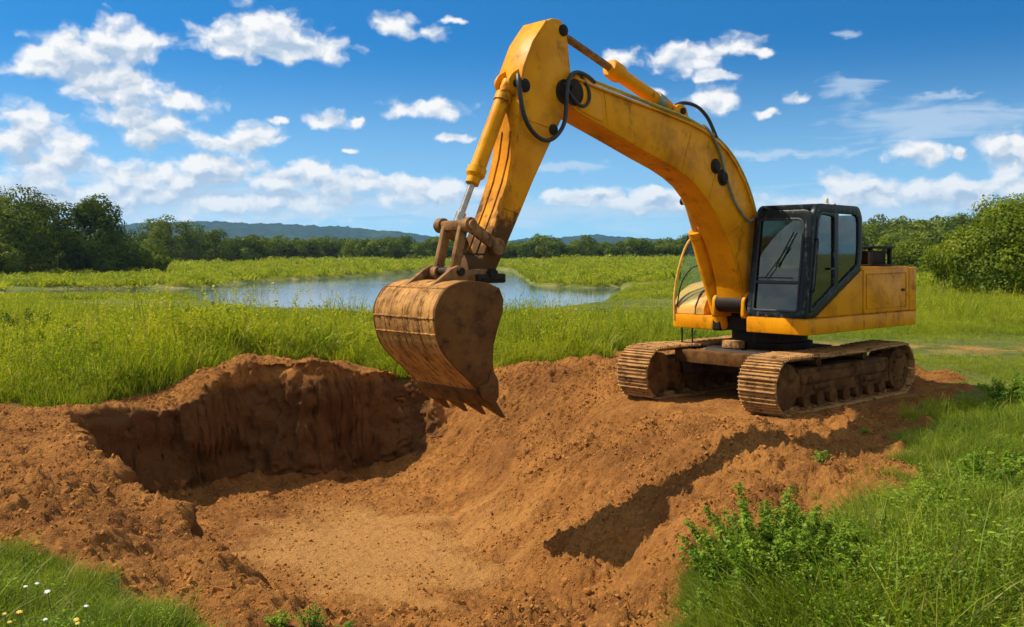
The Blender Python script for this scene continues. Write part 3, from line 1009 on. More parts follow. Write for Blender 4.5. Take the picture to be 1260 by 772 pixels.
for i, (p, n) in enumerate(protos):
    if n == 0:
        put(p, at(640 + 30 * i, 300), 300)
        tag(p, 'small tree in the front row of the far treeline between arm and cab', 'tree', 'front row of the treeline between arm and cab')
for px, d, W, Hh, lab in [
        (1128, 96, 5.5, 4.0, 'light green bush directly right of the yellow engine housing, behind it'),
        (1165, 84, 5.0, 3.6, 'light bush at the left foot of the big tree on the right edge'),
        (1098, 108, 5.0, 3.9, 'mid green bush just above the rear of the engine housing')]:
    o = make_tree('bush', W, Hh, 0.1, 24, 5200, 0.27, LEAF_LIGHT, True, 0.1)
    put(o, at(px, d), d); tag(o, lab, 'bush', 'bushes right of the excavator')
for px, d, W, Hh, nl, lab in [
        (1232, 50, 5.4, 5.5, 30000, 'big bushy green tree at the right edge with leaves down to the grass'),
        (1278, 46, 5.0, 5.4, 15000, 'leafy tree cut off by the right picture edge'),
        (1180, 56, 3.2, 3.3, 9000, 'lower leafy shrub left of the big tree at the right edge')]:
    o = make_tree('broadleaf_tree' if Hh > 4 else 'shrub', W, Hh, 0.0, 46, nl, 0.17, LEAF_LIGHT, True, 0.13)
    put(o, at(px, d), d); tag(o, lab, 'tree' if Hh > 4 else 'shrub', 'trees and shrubs at the right edge')


# ------------------------------------------------------------------ grass
def blade_set(n, hmin, hmax, spread, width, bend, seed_heads=0.0, head=0.02):
    """n bent blades of grass as strips; unit height"""
    vs = []; loops = []; sizes = []; tone = []
    k = 0
    for _ in range(n):
        a = rng.uniform(0, 6.283); r = spread * math.sqrt(rng.uniform())
        bx, by = r * math.cos(a), r * math.sin(a)
        h = rng.uniform(hmin, hmax); az = a + rng.normal(0, 0.9); bd = abs(rng.normal(bend, bend * 0.5)) * h
        dx, dy = math.cos(az), math.sin(az); fa = rng.uniform(0, 6.283); sx, sy = math.cos(fa), math.sin(fa)
        w = width * rng.uniform(0.6, 1.3); tn = rng.uniform()
        prof = [(0, 1.0), (0.4, 0.9), (0.75, 0.6)]
        for (u, ww) in prof:
            ox = bx + dx * bd * u * u; oy = by + dy * bd * u * u; oz = h * (u - 0.12 * bd * u * u)
            vs += [(ox - sx * w * ww / 2, oy - sy * w * ww / 2, oz), (ox + sx * w * ww / 2, oy + sy * w * ww / 2, oz)]
        tip = (bx + dx * bd, by + dy * bd, h * (1 - 0.12 * bd))
        vs.append(tip)
        loops += [k, k + 1, k + 3, k + 2, k + 2, k + 3, k + 5, k + 4, k + 4, k + 5, k + 6]; sizes += [4, 4, 3]; tone += [tn] * 3
        k += 7
        if rng.uniform() < seed_heads:
            for q in range(5):
                c = np.array(tip) + rng.normal(0, head * 0.6, 3) + np.array([0, 0, -head * 1.4 * q]); s = head
                e = rand_unit(2) * s
                vs += [tuple(c - e[0]), tuple(c + e[1]), tuple(c + e[0]), tuple(c - e[1])]
                loops += [k, k + 1, k + 2, k + 3]; sizes.append(4); tone.append(1.0); k += 4
    return vs, loops, sizes, tone


def tuft(name, mat, **kw):
    vs, loops, sizes, tone = blade_set(**kw)
    me = bpy.data.meshes.new(name)
    fill_mesh(me, np.array(vs), loops, sizes)
    a = me.attributes.new('tone', 'FLOAT', 'FACE'); a.data.foreach_set('value', np.array(tone, np.float32))
    me.materials.append(mat)
    return bpy.data.objects.new(name, me)


def herb(name, mat, n, leaf, spread):
    """low leafy herb, unit height"""
    h = rng.uniform(0.05, 1.0, n) ** 0.8
    a = rng.uniform(0, 6.283, n); r = spread * np.sqrt(rng.uniform(0, 1, n)) * (1.15 - 0.6 * h)
    cen = np.stack([r * np.cos(a), r * np.sin(a), h], -1)
    nor = rand_unit(n) + np.array([0, 0, 0.6]); nor /= np.linalg.norm(nor, axis=1)[:, None]
    me = card_mesh(name, cards(cen, nor, leaf * rng.uniform(0.6, 1.3, n), 0.45), rng.uniform(0, 1, n), mat)
    return bpy.data.objects.new(name, me)


def instancer(name, pts, rot, scl, idx, kinds, label):
    """points that carry copies of the tufts (uncountable growth)"""
    lib = bpy.data.collections.new(name + '_tufts')
    for i, k in enumerate(kinds):
        k.name = '%s_tuft_%02d' % (name, i); lib.objects.link(k)
    me = bpy.data.meshes.new(name)
    me.vertices.add(len(pts)); me.vertices.foreach_set('co', np.asarray(pts, np.float32).ravel())
    for nm, arr, ty in (('rot', rot, 'FLOAT_VECTOR'), ('scl', scl, 'FLOAT_VECTOR'), ('pick', idx, 'INT')):
        a = me.attributes.new(nm, ty, 'POINT')
        a.data.foreach_set('vector' if ty != 'INT' else 'value', np.asarray(arr, np.float32 if ty != 'INT' else np.int32).ravel())
    o = bpy.data.objects.new(name, me); COL.objects.link(o)
    tag(o, label, None, None, 'stuff')
    ng = bpy.data.node_groups.new(name + '_growth', 'GeometryNodeTree')
    ng.interface.new_socket('Geometry', in_out='INPUT', socket_type='NodeSocketGeometry')
    ng.interface.new_socket('Geometry', in_out='OUTPUT', socket_type='NodeSocketGeometry')
    gi = ng.nodes.new('NodeGroupInput'); go = ng.nodes.new('NodeGroupOutput')
    ip = ng.nodes.new('GeometryNodeInstanceOnPoints')
    ci = ng.nodes.new('GeometryNodeCollectionInfo'); ci.inputs['Collection'].default_value = lib
    ci.inputs['Separate Children'].default_value = True; ci.inputs['Reset Children'].default_value = True
    ip.inputs['Pick Instance'].default_value = True

    def attr(nm, ty):
        n = ng.nodes.new('GeometryNodeInputNamedAttribute'); n.data_type = ty; n.inputs['Name'].default_value = nm
        return n.outputs['Attribute']
    ng.links.new(gi.outputs[0], ip.inputs['Points']); ng.links.new(ci.outputs[0], ip.inputs['Instance'])
    ng.links.new(attr('pick', 'INT'), ip.inputs['Instance Index'])
    er = ng.nodes.new('FunctionNodeEulerToRotation'); ng.links.new(attr('rot', 'FLOAT_VECTOR'), er.inputs[0])
    ng.links.new(er.outputs[0], ip.inputs['Rotation'])
    ng.links.new(attr('scl', 'FLOAT_VECTOR'), ip.inputs['Scale'])
    ng.links.new(ip.outputs[0], go.inputs[0])
    md = o.modifiers.new('growth', 'NODES'); md.node_group = ng
    return o


def grow(name, n, d0, d1, kinds, weights, hfun, wide, label, dens=None, az=41.0, power=2.0):
    """scatter over the view wedge between distances d0 and d1, away from bare soil and water"""
    u = rng.uniform(0, 1, n)
    if power == 2.0:
        d = d0 * (d1 / d0) ** u
    else:
        d = np.sqrt(d0 * d0 + u * (d1 * d1 - d0 * d0))
    a = np.tan(np.radians(rng.uniform(-az, az, n)))
    x = a * d; y = d
    dm = dirt_mask(x, y)
    pr = np.clip(1 - dm * 1.7, 0, 1)
    if d1 > 40:
        pr = pr * (poly_sd(x, y, POND) > 0.2 + 0.5 * rng.uniform(0, 1, n))
    if dens is not None: pr = pr * dens(x, y)
    keep = rng.uniform(0, 1, n) < pr
    x, y = x[keep], y[keep]
    z = ground_z(x, y)
    h = hfun(x, y) * (0.6 + 0.55 * rng.uniform(0, 1, len(x)) + 0.8 * rng.uniform(0, 1, len(x)) ** 6) * (0.55 + 0.45 * sstep(-0.2, 1.2, poly_sd(x, y, DIRT)))
    w = h * wide * rng.uniform(0.8, 1.3, len(x))
    rot = np.stack([rng.normal(0, 0.12, len(x)), rng.normal(0, 0.12, len(x)), rng.uniform(0, 6.283, len(x))], -1)
    idx = rng.choice(len(kinds), len(x), p=np.array(weights) / sum(weights))
    instancer(name, np.stack([x, y, z - 0.01], -1), rot, np.stack([w, w, h], -1), idx, kinds, label)


def h_meadow(x, y):
    p = fbm(x, y, 0.22, 3)
    left = sstep(7.5, 3.5, x)
    rr = (0.09 + 0.05 * p) * sstep(36, 27, y) + (0.35 + 0.15 * p) * sstep(27, 36, y)
    h = (0.46 + 0.30 * p) * left + rr * (1 - left)
    shore = poly_sd(x, y, POND)
    return np.maximum(h, 0.05) * (0.14 + 0.86 * sstep(4.0, 17.0, shore))


def trampled(x, y):
    """thin short grass round the machine and along the worn track on the right"""
    g = fbm(x, y, 0.35, 3)
    right = sstep(3.0, 6.0, x)
    worn_ = sstep(3.4, 1.6, np.abs(y - 24.6 + 0.25 * (x - 9))) * 0.75 + 0.45 * sstep(2.5, 0.3, poly_sd(x, y, DIRT))
    return 1 - right * np.clip(worn_ + 0.35 * g, 0, 0.93)


KM = [tuft('a', GRASS, n=30, hmin=0.45, hmax=1.0, spread=0.38, width=0.030, bend=0.30, seed_heads=0.10),
      tuft('b', GRASS, n=24, hmin=0.35, hmax=1.0, spread=0.45, width=0.036, bend=0.42),
      tuft('c', GRASS, n=34, hmin=0.30, hmax=0.85, spread=0.42, width=0.026, bend=0.35, seed_heads=0.25),
      herb('d', GRASS, 130, 0.085, 0.40), tuft('e', GRASS, n=9, hmin=0.9, hmax=1.7, spread=0.35, width=0.022, bend=0.25, seed_heads=0.9, head=0.026)]
grow('meadow_grass', 124000, 13.5, 62, KM, (4, 3, 3, 1.8, 2.2), h_meadow, 1.15, 'tall yellow green meadow grass round the pit and pond', trampled)
KF = [tuft('a', GRASS, n=26, hmin=0.4, hmax=1.0, spread=0.6, width=0.075, bend=0.3), tuft('b', GRASS, n=20, hmin=0.3, hmax=1.0, spread=0.7, width=0.09, bend=0.35),
      herb('c', GRASS, 60, 0.2, 0.6)]
grow('meadow_grass', 56000, 58, 270, KF, (4, 3, 2), lambda x, y: (0.55 + 0.25 * fbm(x, y, 0.06, 3) + 0.4 * sstep(90, 240, y)) * np.where(poly_sd(x, y + 5, POND) < poly_sd(x, y, POND), 0.3 + 0.7 * sstep(2.0, 14.0, poly_sd(x, y, POND)), 0.95), 1.9, 'pale meadow grass on the far banks of the pond')
KN = [tuft('a', GRASS_NEAR, n=34, hmin=0.35, hmax=1.0, spread=0.42, width=0.020, bend=0.45), tuft('b', GRASS_NEAR, n=28, hmin=0.3, hmax=1.0, spread=0.5, width=0.024, bend=0.6),
      tuft('c', GRASS_NEAR, n=30, hmin=0.4, hmax=1.0, spread=0.36, width=0.016, bend=0.35, seed_heads=0.12, head=0.009),
      herb('d', WEED, 160, 0.045, 0.40), tuft('e', GRASS_NEAR, n=40, hmin=0.5, hmax=1.1, spread=0.5, width=0.012, bend=0.55), tuft('f', GRASS_NEAR, n=9, hmin=0.9, hmax=1.8, spread=0.3, width=0.013, bend=0.4, seed_heads=0.6, head=0.010)]


def h_near(x, y):
    p = fbm(x, y, 0.5, 3)
    return 0.20 + 0.10 * p + 0.14 * sstep(1.0, 2.2, x) * sstep(10.5, 8.0, y) * (0.6 + p) + 0.06 * sstep(0.5, 3, np.abs(x + 1)) * sstep(9, 6.5, y)


grow('foreground_grass', 88000, 5.4, 14.5, KN, (4, 4, 3, 2.4, 3, 0.9), h_near, 1.35, 'lush green grass and herbs in the bottom corners', trampled, az=40)

# ------------------------------------------------------------------ loose soil crumbs on the dug faces
LOOSE = soil_material()


def clod(sd):
    bm = bmesh.new(); bmesh.ops.create_icosphere(bm, subdivisions=2, radius=0.5)
    r = random.Random(sd)
    sc = [r.uniform(0.7, 1.25) for _ in range(3)]
    dirs = [(Vector((r.gauss(0, 1), r.gauss(0, 1), r.gauss(0, 1))).normalized(), r.uniform(0.25, 0.42)) for _ in range(9)]
    for v in bm.verts:
        for dr, c in dirs:                              # flat broken faces
            k = v.co.dot(dr)
            if k > c: v.co -= dr * (k - c)
        v.co = Vector((v.co.x * sc[0], v.co.y * sc[1], v.co.z * sc[2] * 0.8))
    me = bpy.data.meshes.new('clod'); bm.to_mesh(me); bm.free(); me.materials.append(LOOSE)
    return bpy.data.objects.new('clod', me)


def scatter_clods(n):
    d = np.sqrt(rng.uniform(5.8 ** 2, 20.5 ** 2, n)); x = np.tan(np.radians(rng.uniform(-29, 27, n))) * d; y = d
    pk = packed_mask(x, y)
    g = fbm(x, y, 0.8, 3)
    keep = rng.uniform(0, 1, n) < dirt_mask(x, y) * (1 - 0.85 * pk) * np.clip(0.45 + 0.9 * g, 0.05, 1) * (1 - 0.9 * under_machine(x, y))
    x, y = x[keep], y[keep]
    gx_ = (ground_z(x + 0.08, y, False) - ground_z(x - 0.08, y, False)) / 0.16; gy_ = (ground_z(x, y + 0.08, False) - ground_z(x, y - 0.08, False)) / 0.16
    flat = np.hypot(gx_, gy_) < 0.85
    x, y = x[flat], y[flat]; k = len(x)
    s = 0.010 + 0.022 * rng.uniform(0, 1, k) ** 3 + 0.05 * rng.uniform(0, 1, k) ** 18 * sstep(0.0, 0.35, fbm(x, y, 0.9, 2) + 0.25 * sstep(-1, -3, x))
    z = ground_z(x, y) - s * 0.12
    instancer('soil_clods', np.stack([x, y, z], -1), rng.uniform(0, 6.28, (k, 3)), np.stack([s, s, s], -1) * 1.5, rng.integers(0, 5, k), [clod(i) for i in range(5)], 'loose crumbs of brown soil on the dug slopes')


scatter_clods(190000)


# ------------------------------------------------------------------ excavator (local axes: X forward, Y to the operator's left, Z up)
EX = empty('excavator', (4.198, 16.233, 0.0), math.atan2(-0.6806, -0.7326))
tag(EX, 'yellow crawler excavator with raised arm and muddy bucket standing at the pit edge', 'excavator')


def part(mb, name, mat, parent=None, smooth=35):
    return mb.build(name, M[mat] if isinstance(mat, str) else mat, parent or EX, smooth)


# ---- crawler tracks
TR, TC, TZ = 0.385, 1.70, 0.405          # wheel radius, half wheelbase, axle height


def belt_path():
    """closed loop round idler and sprocket with a slack top run; (x, z, tangent angle)"""
    pts = []
    n = 26
    for k in range(n + 1):                # front half circle from bottom to top
        a = -math.pi / 2 + math.pi * k / n
        pts.append((TC + TR * math.cos(a), TZ + TR * math.sin(a)))
    for k in range(1, 30):                # top run
        u = k / 30
        pts.append((TC - 2 * TC * u, TZ + TR - 0.030 * math.sin(math.pi * u) + 0.012 * math.sin(3 * math.pi * u) ** 2))
    for k in range(n + 1):
        a = math.pi / 2 + math.pi * k / n
        pts.append((-TC + TR * math.cos(a), TZ + TR * math.sin(a)))
    for k in range(1, 30):
        u = k / 30
        pts.append((-TC + 2 * TC * u, TZ - TR))
    return pts


def resample(pts, step):
    P = np.array(pts + [pts[0]]); seg = np.hypot(*np.diff(P, axis=0).T); s = np.concatenate([[0], np.cumsum(seg)])
    n = int(round(s[-1] / step)); q = np.linspace(0, s[-1], n, endpoint=False)
    x = np.interp(q, s, P[:, 0]); z = np.interp(q, s, P[:, 1])
    e = 0.03
    x2 = np.interp((q + e) % s[-1], s, P[:, 0]); z2 = np.interp((q + e) % s[-1], s, P[:, 1])
    return list(zip(x, z, np.arctan2(z2 - z, x2 - x))), s[-1] / n


def crawler(yc, side):
    w = 0.31
    mb = MB()
    sh, pitch = resample(belt_path(), 0.155)
    for k, (x, z, a) in enumerate(sh):
        r = random.Random(k * 7 + int(side > 0))
        m = Matrix.Translation((x, yc, z)) @ Matrix.Rotation(-a, 4, 'Y') @ Matrix.Rotation(r.uniform(-.012, .012), 4, 'X')
        # on this loop the outside is on the right hand of the travel direction: -Z local
        ww = w + r.uniform(-0.006, 0.004)
        mb.box(-pitch * 0.49, pitch * 0.49, -ww, ww, -0.024, 0.0, 0.005, 1, m)
        for gx, gh in ((-pitch * 0.40, 0.028), (0.0, 0.020), (pitch * 0.36, 0.020)):
            mb.box(gx - 0.010, gx + 0.010, -ww + 0.004, ww - 0.004, -0.024 - gh - r.uniform(0, .006), -0.020, 0.004, 1, m)
        mb.box(-pitch * 0.52, pitch * 0.30, -0.11, -0.06, -0.002, 0.055, 0.0, 1, m)
        mb.box(-pitch * 0.52, pitch * 0.30, 0.06, 0.11, -0.002, 0.055, 0.0, 1, m)
    belt = part(mb, 'crawler_track', 'mud_steel')
    fr = MB()
    prof = fillet([(-1.42, 0.22), (1.42, 0.22), (1.52, 0.34), (1.36, 0.62), (-1.36, 0.62), (-1.50, 0.34)], 0.05, 2)
    fr.prism(prof, yc - 0.20, yc + 0.20, 0.015)
    fr.box(-1.30, 1.30, yc - 0.235, yc + 0.235, 0.40, 0.56, 0.03)
    fr.box(-0.95, -0.55, yc - 0.245, yc + 0.245, 0.30, 0.38, 0.02)
    fr.box(0.50, 0.95, yc - 0.245, yc + 0.245, 0.30, 0.38, 0.02)
    part(fr, 'track_frame', 'grime', belt)
    for nm, cx in (('idler_wheel', TC), ('drive_sprocket', -TC)):
        wm = MB()
        c = Vector((cx, yc - 0.215, TZ)); e = Vector((cx, yc + 0.215, TZ))
        r0 = TR - 0.055
        wm.rod([(0, 0.10), (0.0, 0.15), (0.03, 0.17), (0.035, r0 - 0.07), (0.0, r0 - 0.06), (0.0, r0), (0.43, r0), (0.43, r0 - 0.06), (0.395, r0 - 0.07), (0.40, 0.17), (0.43, 0.15), (0.43, 0.10)], c, e, 36)
        if nm == 'drive_sprocket':
            for k in range(21):
                a = 2 * math.pi * k / 21
                m = Matrix.Translation((cx, yc, TZ)) @ Matrix.Rotation(a, 4, 'Y')
                wm.box(-0.026, 0.026, -0.035, 0.035, r0 - 0.02, r0 + 0.045, 0.008, 1, m)
            for k in range(10):
                a = 2 * math.pi * k / 10
                p = Vector((cx + 0.2 * math.cos(a), yc + 0.21 * side, TZ + 0.2 * math.sin(a)))
                wm.tube([p, p + Vector((0, 0.03 * side, 0))], 0.018, 6)
        part(wm, nm, 'grime', belt)
    for k in range(7):
        x = -1.14 + 0.38 * k
        rm = MB(); rm.rod([(0, 0.05), (0, 0.11), (0.08, 0.11), (0.09, 0.085), (0.35, 0.085), (0.36, 0.11), (0.44, 0.11), (0.44, 0.05)], (x, yc - 0.22, 0.165), (x, yc + 0.22, 0.165), 16)
        part(rm, 'track_roller', 'grime', belt)
    for x in (-0.7, 0.7):
        rm = MB(); rm.rod([(0, 0.03), (0, 0.07), (0.3, 0.07), (0.3, 0.03)], (x, yc - 0.15, 0.69), (x, yc + 0.15, 0.69), 14)
        part(rm, 'carrier_roller', 'grime', belt)


crawler(1.14, 1)
crawler(-1.14, -1)

# ---- lower carriage and turntable
mb = MB()
mb.prism(fillet([(-0.95, 0.42), (0.95, 0.42), (1.05, 0.55), (0.9, 0.80), (-0.9, 0.80), (-1.05, 0.55)], 0.04, 2), -0.62, 0.62, 0.02)
for sx in (-1, 1):
    for sy in (-1, 1):
        mb.bar((sx * 0.55, sy * 0.45, 0.60), (sx * 1.12, sy * 0.96, 0.50), 0.36, 0.30, 0.03)
part(mb, 'carbody', 'dark')
mb = MB(); mb.bar((1.16, -0.95, 0.66), (1.16, 0.95, 0.66), 0.22, 0.20, 0.02); part(mb, 'cross_beam', 'grime')
mb = MB(); mb.rod([(0, 0.3), (0, 0.66), (0.06, 0.68), (0.10, 0.68), (0.11, 0.60), (0.27, 0.60), (0.28, 0.5), (0.285, 0.2)], (0, 0, 0.79), (0, 0, 1.1), 40); part(mb, 'slew_ring', 'dark')
mb = MB(); mb.box(0.72, 0.90, -0.30, 0.02, 0.80, 0.92, 0.015); part(mb, 'swivel_cover', 'mud_steel')

# ---- revolving platform
def rounded_skirt(x0, x1, y0, y1, z0, z1, rf, rb, bev):
    lp = fillet([(x0, y0), (x1, y0), (x1, y1), (x0, y1)], [rb if y0 < -1 else 0.02, rf if y0 < -1 else 0.02, rf if y1 > 1 else 0.02, rb if y1 > 1 else 0.02], 5)
    bm = MB(); bm.slab([(p[0], p[1], z0) for p in lp], (0, 0, z1 - z0), bev)
    return bm
mb = rounded_skirt(-2.43, 1.20, 0.36, 1.375, 1.105, 1.335, 0.07, 0.22, 0.03)
mb.box(-2.39, 1.17, 0.37, 1.335, 1.333, 1.346, 0.0)
deck = part(mb, 'platform_skirt', 'paint')
mb = rounded_skirt(-2.43, 0.82, -1.375, -0.36, 1.07, 1.295, 0.12, 0.22, 0.03); part(mb, 'platform_skirt', 'paint')
mb = MB(); mb.box(-2.36, 0.74, -0.357, 0.357, 1.075, 1.30, 0.01); mb.box(0.35, 0.72, -0.34, 0.34, 1.30, 1.52, 0.02); part(mb, 'platform_frame', 'dark')

# ---- engine housing and counterweight
mb = MB()
mb.box(-2.10, -0.56, -1.30, 1.33, 1.35, 2.02, 0.02)
part(mb, 'housing_core', 'dark')
mb = MB()
lp = fillet([(-2.075, 1.352), (-0.535, 1.352), (-0.535, 2.045), (-2.075, 2.06)], 0.025, 2)
mb.prism(lp, 1.325, 1.352, 0.008)
sp = part(mb, 'side_door', 'paint')
mb = MB(); mb.ring([(-0.62, 1.351, 1.98), (-1.98, 1.351, 1.99), (-1.98, 1.351, 1.42), (-0.62, 1.351, 1.42)], [(-0.635, 1.351, 1.965), (-1.965, 1.351, 1.975), (-1.965, 1.351, 1.435), (-0.635, 1.351, 1.435)], (0, 0.010, 0), 0.004); part(mb, 'door_moulding', 'paint', sp)
mb = MB(); mb.box(-1.90, -1.80, 1.352, 1.372, 1.68, 1.72, 0.006); part(mb, 'door_latch', 'dark', sp)
lp = fillet([(-2.43, -1.36), (-2.088, -1.36), (-2.088, 1.36), (-2.43, 1.36)], [0.22, 0.02, 0.02, 0.22], 6)
mb = MB(); mb.slab([(p[0], p[1], 1.342) for p in lp], (0, 0, 0.725), 0.035); part(mb, 'counterweight', 'paint')
lp = fillet([(-2.12, 2.03), (-0.50, 2.03), (-0.50, 2.06), (-0.56, 2.085), (-2.06, 2.09), (-2.12, 2.07)], 0.01, 2)
mb = MB(); mb.prism(lp, -1.31, 1.335, 0.02); hood = part(mb, 'engine_hood', 'paint')
mb = MB(); mb.box(-0.54, 0.30, -0.95, -0.37, 1.84, 2.14, 0.04); part(mb, 'toolbox', 'pale_paint')
# air filter box and exhaust behind the cab
mb = MB(); mb.box(-1.78, -1.05, 0.62, 1.22, 2.092, 2.12, 0.005)
for y in (0.66, 1.18):
    for x in (-1.74, -1.09): mb.box(x - 0.03, x + 0.03, y - 0.03, y + 0.03, 2.118, 2.38, 0.005)
mb.box(-1.80, -1.03, 0.60, 1.24, 2.38, 2.42, 0.012); mb.box(-1.70, -1.2, 0.70, 1.14, 2.12, 2.34, 0.02)
part(mb, 'air_filter_box', 'dark')
mb = MB(); mb.tube(smooth_path([(-1.5, -0.55, 2.08), (-1.5, -0.55, 2.36), (-1.56, -0.55, 2.46)], 4), 0.05, 12); part(mb, 'exhaust_pipe', 'dark')

# ---- right hand tank with rounded nose, guard pane and rail
lp = fillet([(0.80, 1.30), (0.79, 1.42), (0.66, 1.62), (0.36, 1.775), (-0.10, 1.83), (-0.54, 1.83), (-0.54, 1.30)], [0.01, 0.06, 0.2, 0.25, 0.1, 0.01, 0.01], 4)
mb = MB(); mb.prism(lp, -1.345, -0.72, 0.05, 3); part(mb, 'fuel_tank', 'pale_paint')
lp = fillet([(0.62, 1.30), (0.62, 1.50), (0.50, 1.70), (0.20, 1.80), (-0.2, 1.82), (-0.2, 1.30)], 0.08, 4)
mb = MB(); mb.prism(lp, -0.70, -0.40, 0.06, 3); part(mb, 'valve_cover', 'paint')
mb = MB(); mb.ring([(0.803, -0.90, 1.30), (0.79, -0.90, 1.44), (0.665, -0.90, 1.64), (0.36, -0.90, 1.80), (0.34, -0.90, 1.76), (0.60, -0.9, 1.58)], [(0.79, -0.90, 1.31), (0.775, -0.90, 1.43), (0.65, -0.90, 1.62), (0.37, -0.90, 1.775), (0.36, -0.9, 1.765), (0.61, -0.9, 1.59)], (0, 0.018, 0)); part(mb, 'tank_strap', 'dark')
mb = MB(); mb.box(0.70, 0.81, -1.20, -0.95, 0.80, 0.83, 0.004); mb.box(0.76, 0.78, -1.19, -1.17, 0.83, 1.07); mb.box(0.76, 0.78, -0.98, -0.96, 0.83, 1.07); part(mb, 'boarding_step', 'dark')
rail = [(0.815, -1.30, 1.20), (0.79, -1.32, 1.62), (0.70, -1.30, 2.05), (0.56, -1.24, 2.45), (0.42, -1.10, 2.66), (0.52, -0.85, 2.69), (0.78, -0.52, 2.655), (0.98, -0.33, 2.62)]
mb = MB(); mb.tube(smooth_path(rail, 6), 0.020, 8); gr = part(mb, 'guard_rail', 'pale_paint')
pane = [(0.80, -1.29, 1.34), (0.775, -1.305, 1.62), (0.69, -1.285, 2.04), (0.55, -1.225, 2.43), (0.44, -1.08, 2.61), (0.53, -0.85, 2.645), (0.74, -0.56, 2.615), (0.62, -0.52, 2.2), (0.58, -0.50, 1.86), (0.72, -0.9, 1.60)]
mb = MB(); mb.slab(pane, (-0.006, 0.0, 0.0)); part(mb, 'guard_pane', 'clear', gr)
mb = MB(); mb.tube(smooth_path([(0.80, -1.26, 1.42), (0.76, -1.2, 1.80), (0.66, -1.08, 2.04), (0.58, -0.96, 2.10)], 6), 0.012, 6); part(mb, 'grab_handle', 'dark', gr)

# ---- cab
CY0, CY1 = 0.355, 1.352
side = [(1.165, 1.350), (0.93, 1.350), (-0.44, 2.035), (-0.50, 2.35), (-0.50, 2.86), (-0.40, 3.03), (0.80, 3.04), (0.925, 2.93)]
so = fillet(side, [0.03, 0.05, 0.05, 0.02, 0.05, 0.16, 0.14, 0.10], 4)
si_pts = [(1.05, 1.45), (0.965, 1.47), (-0.335, 2.115), (-0.375, 2.37), (-0.375, 2.80), (-0.32, 2.90), (0.74, 2.91), (0.825, 2.83)]
si = fillet(si_pts, [0.02, 0.05, 0.05, 0.02, 0.05, 0.08, 0.07, 0.06], 4)
def xz(lp, y): return [(p[0], y, p[1]) for p in lp]
mb = MB()
mb.ring(xz(so, CY1), xz(si, CY1), (0, -0.075, 0), 0.012)
mb.ring(xz(so, CY0), xz(si, CY0), (0, 0.075, 0), 0.012)
# roof, rear panel, lower diagonal, floor
mb.slab([(-0.36, CY0 + 0.06, 2.93), (0.82, CY0 + 0.06, 2.94), (0.82, CY1 - 0.06, 2.94), (-0.36, CY1 - 0.06, 2.93)], (0, 0, 0.095), 0.015)
mb.slab([(-0.485, CY0 + 0.06, 2.05), (-0.485, CY1 - 0.06, 2.05), (-0.485, CY1 - 0.06, 2.42), (-0.485, CY0 + 0.06, 2.42)], (0.06, 0, 0))
mb.slab([(-0.42, CY0 + 0.06, 2.04), (0.94, CY0 + 0.06, 1.36), (0.94, CY1 - 0.06, 1.36), (-0.42, CY1 - 0.06, 2.04)], (0.02, 0, 0.05))
mb.slab([(0.90, CY0 + 0.05, 1.352), (1.15, CY0 + 0.05, 1.352), (1.15, CY1 - 0.05, 1.352), (0.90, CY1 - 0.05, 1.352)], (0, 0, 0.05))
cab = part(mb, 'cab', 'cab')
# front frame lies on the sloping face
fdir = Vector((0.925 - 1.165, 0, 2.93 - 1.35)); fl = fdir.length; fdir.normalize(); fn = Vector((fdir.z, 0, -fdir.x))
def fp(y, s, o=0.0): p = Vector((1.165, y, 1.35)) + fdir * s + fn * o; return tuple(p)
fo = fillet([(CY0 - 0.008, 0.0), (CY1 - 0.015, 0.0), (CY1 - 0.015, fl + 0.02), (CY0 - 0.008, fl + 0.02)], [0.04, 0.04, 0.16, 0.12], 5)
fi = fillet([(CY0 + 0.10, 0.095), (CY1 - 0.15, 0.095), (CY1 - 0.15, fl - 0.12), (CY0 + 0.10, fl - 0.12)], [0.04, 0.04, 0.13, 0.05], 5)
mb = MB(); mb.ring([fp(a, b, 0.012) for a, b in fo], [fp(a, b, 0.012) for a, b in fi], tuple(fn * -0.07), 0.014); ff = part(mb, 'windscreen_frame', 'cab', cab)
fo2 = fillet([(CY0 + 0.085, 0.08), (CY1 - 0.135, 0.08), (CY1 - 0.135, fl - 0.105), (CY0 + 0.085, fl - 0.105)], [0.05, 0.05, 0.14, 0.06], 5)
fi2 = fillet([(CY0 + 0.115, 0.11), (CY1 - 0.165, 0.11), (CY1 - 0.165, fl - 0.135), (CY0 + 0.115, fl - 0.135)], [0.04, 0.04, 0.12, 0.04], 5)
mb = MB(); mb.ring([fp(a, b, 0.022) for a, b in fo2], [fp(a, b, 0.022) for a, b in fi2], tuple(fn * -0.02), 0.005)
mb.slab([fp(CY0 + 0.105, 0.50, 0.02), fp(CY1 - 0.155, 0.50, 0.02), fp(CY1 - 0.155, 0.545, 0.02), fp(CY0 + 0.105, 0.545, 0.02)], tuple(fn * -0.04), 0.006)
mb.slab([fp(CY0 + 0.11, 0.585, 0.014), fp(CY1 - 0.28, 0.585, 0.014), fp(CY1 - 0.28, 0.60, 0.014), fp(CY0 + 0.11, 0.60, 0.014)], tuple(fn * -0.02), 0.003)
part(mb, 'windscreen_seal', 'rubber', cab)
mb = MB(); mb.slab([fp(CY0 + 0.108, 0.55, -0.012), fp(CY1 - 0.158, 0.55, -0.012), fp(CY1 - 0.158, fl - 0.16, -0.012), fp(CY1 - 0.22, fl - 0.125, -0.012), fp(CY0 + 0.108, fl - 0.125, -0.012)], tuple(fn * -0.006)); part(mb, 'windscreen', 'glass', cab)
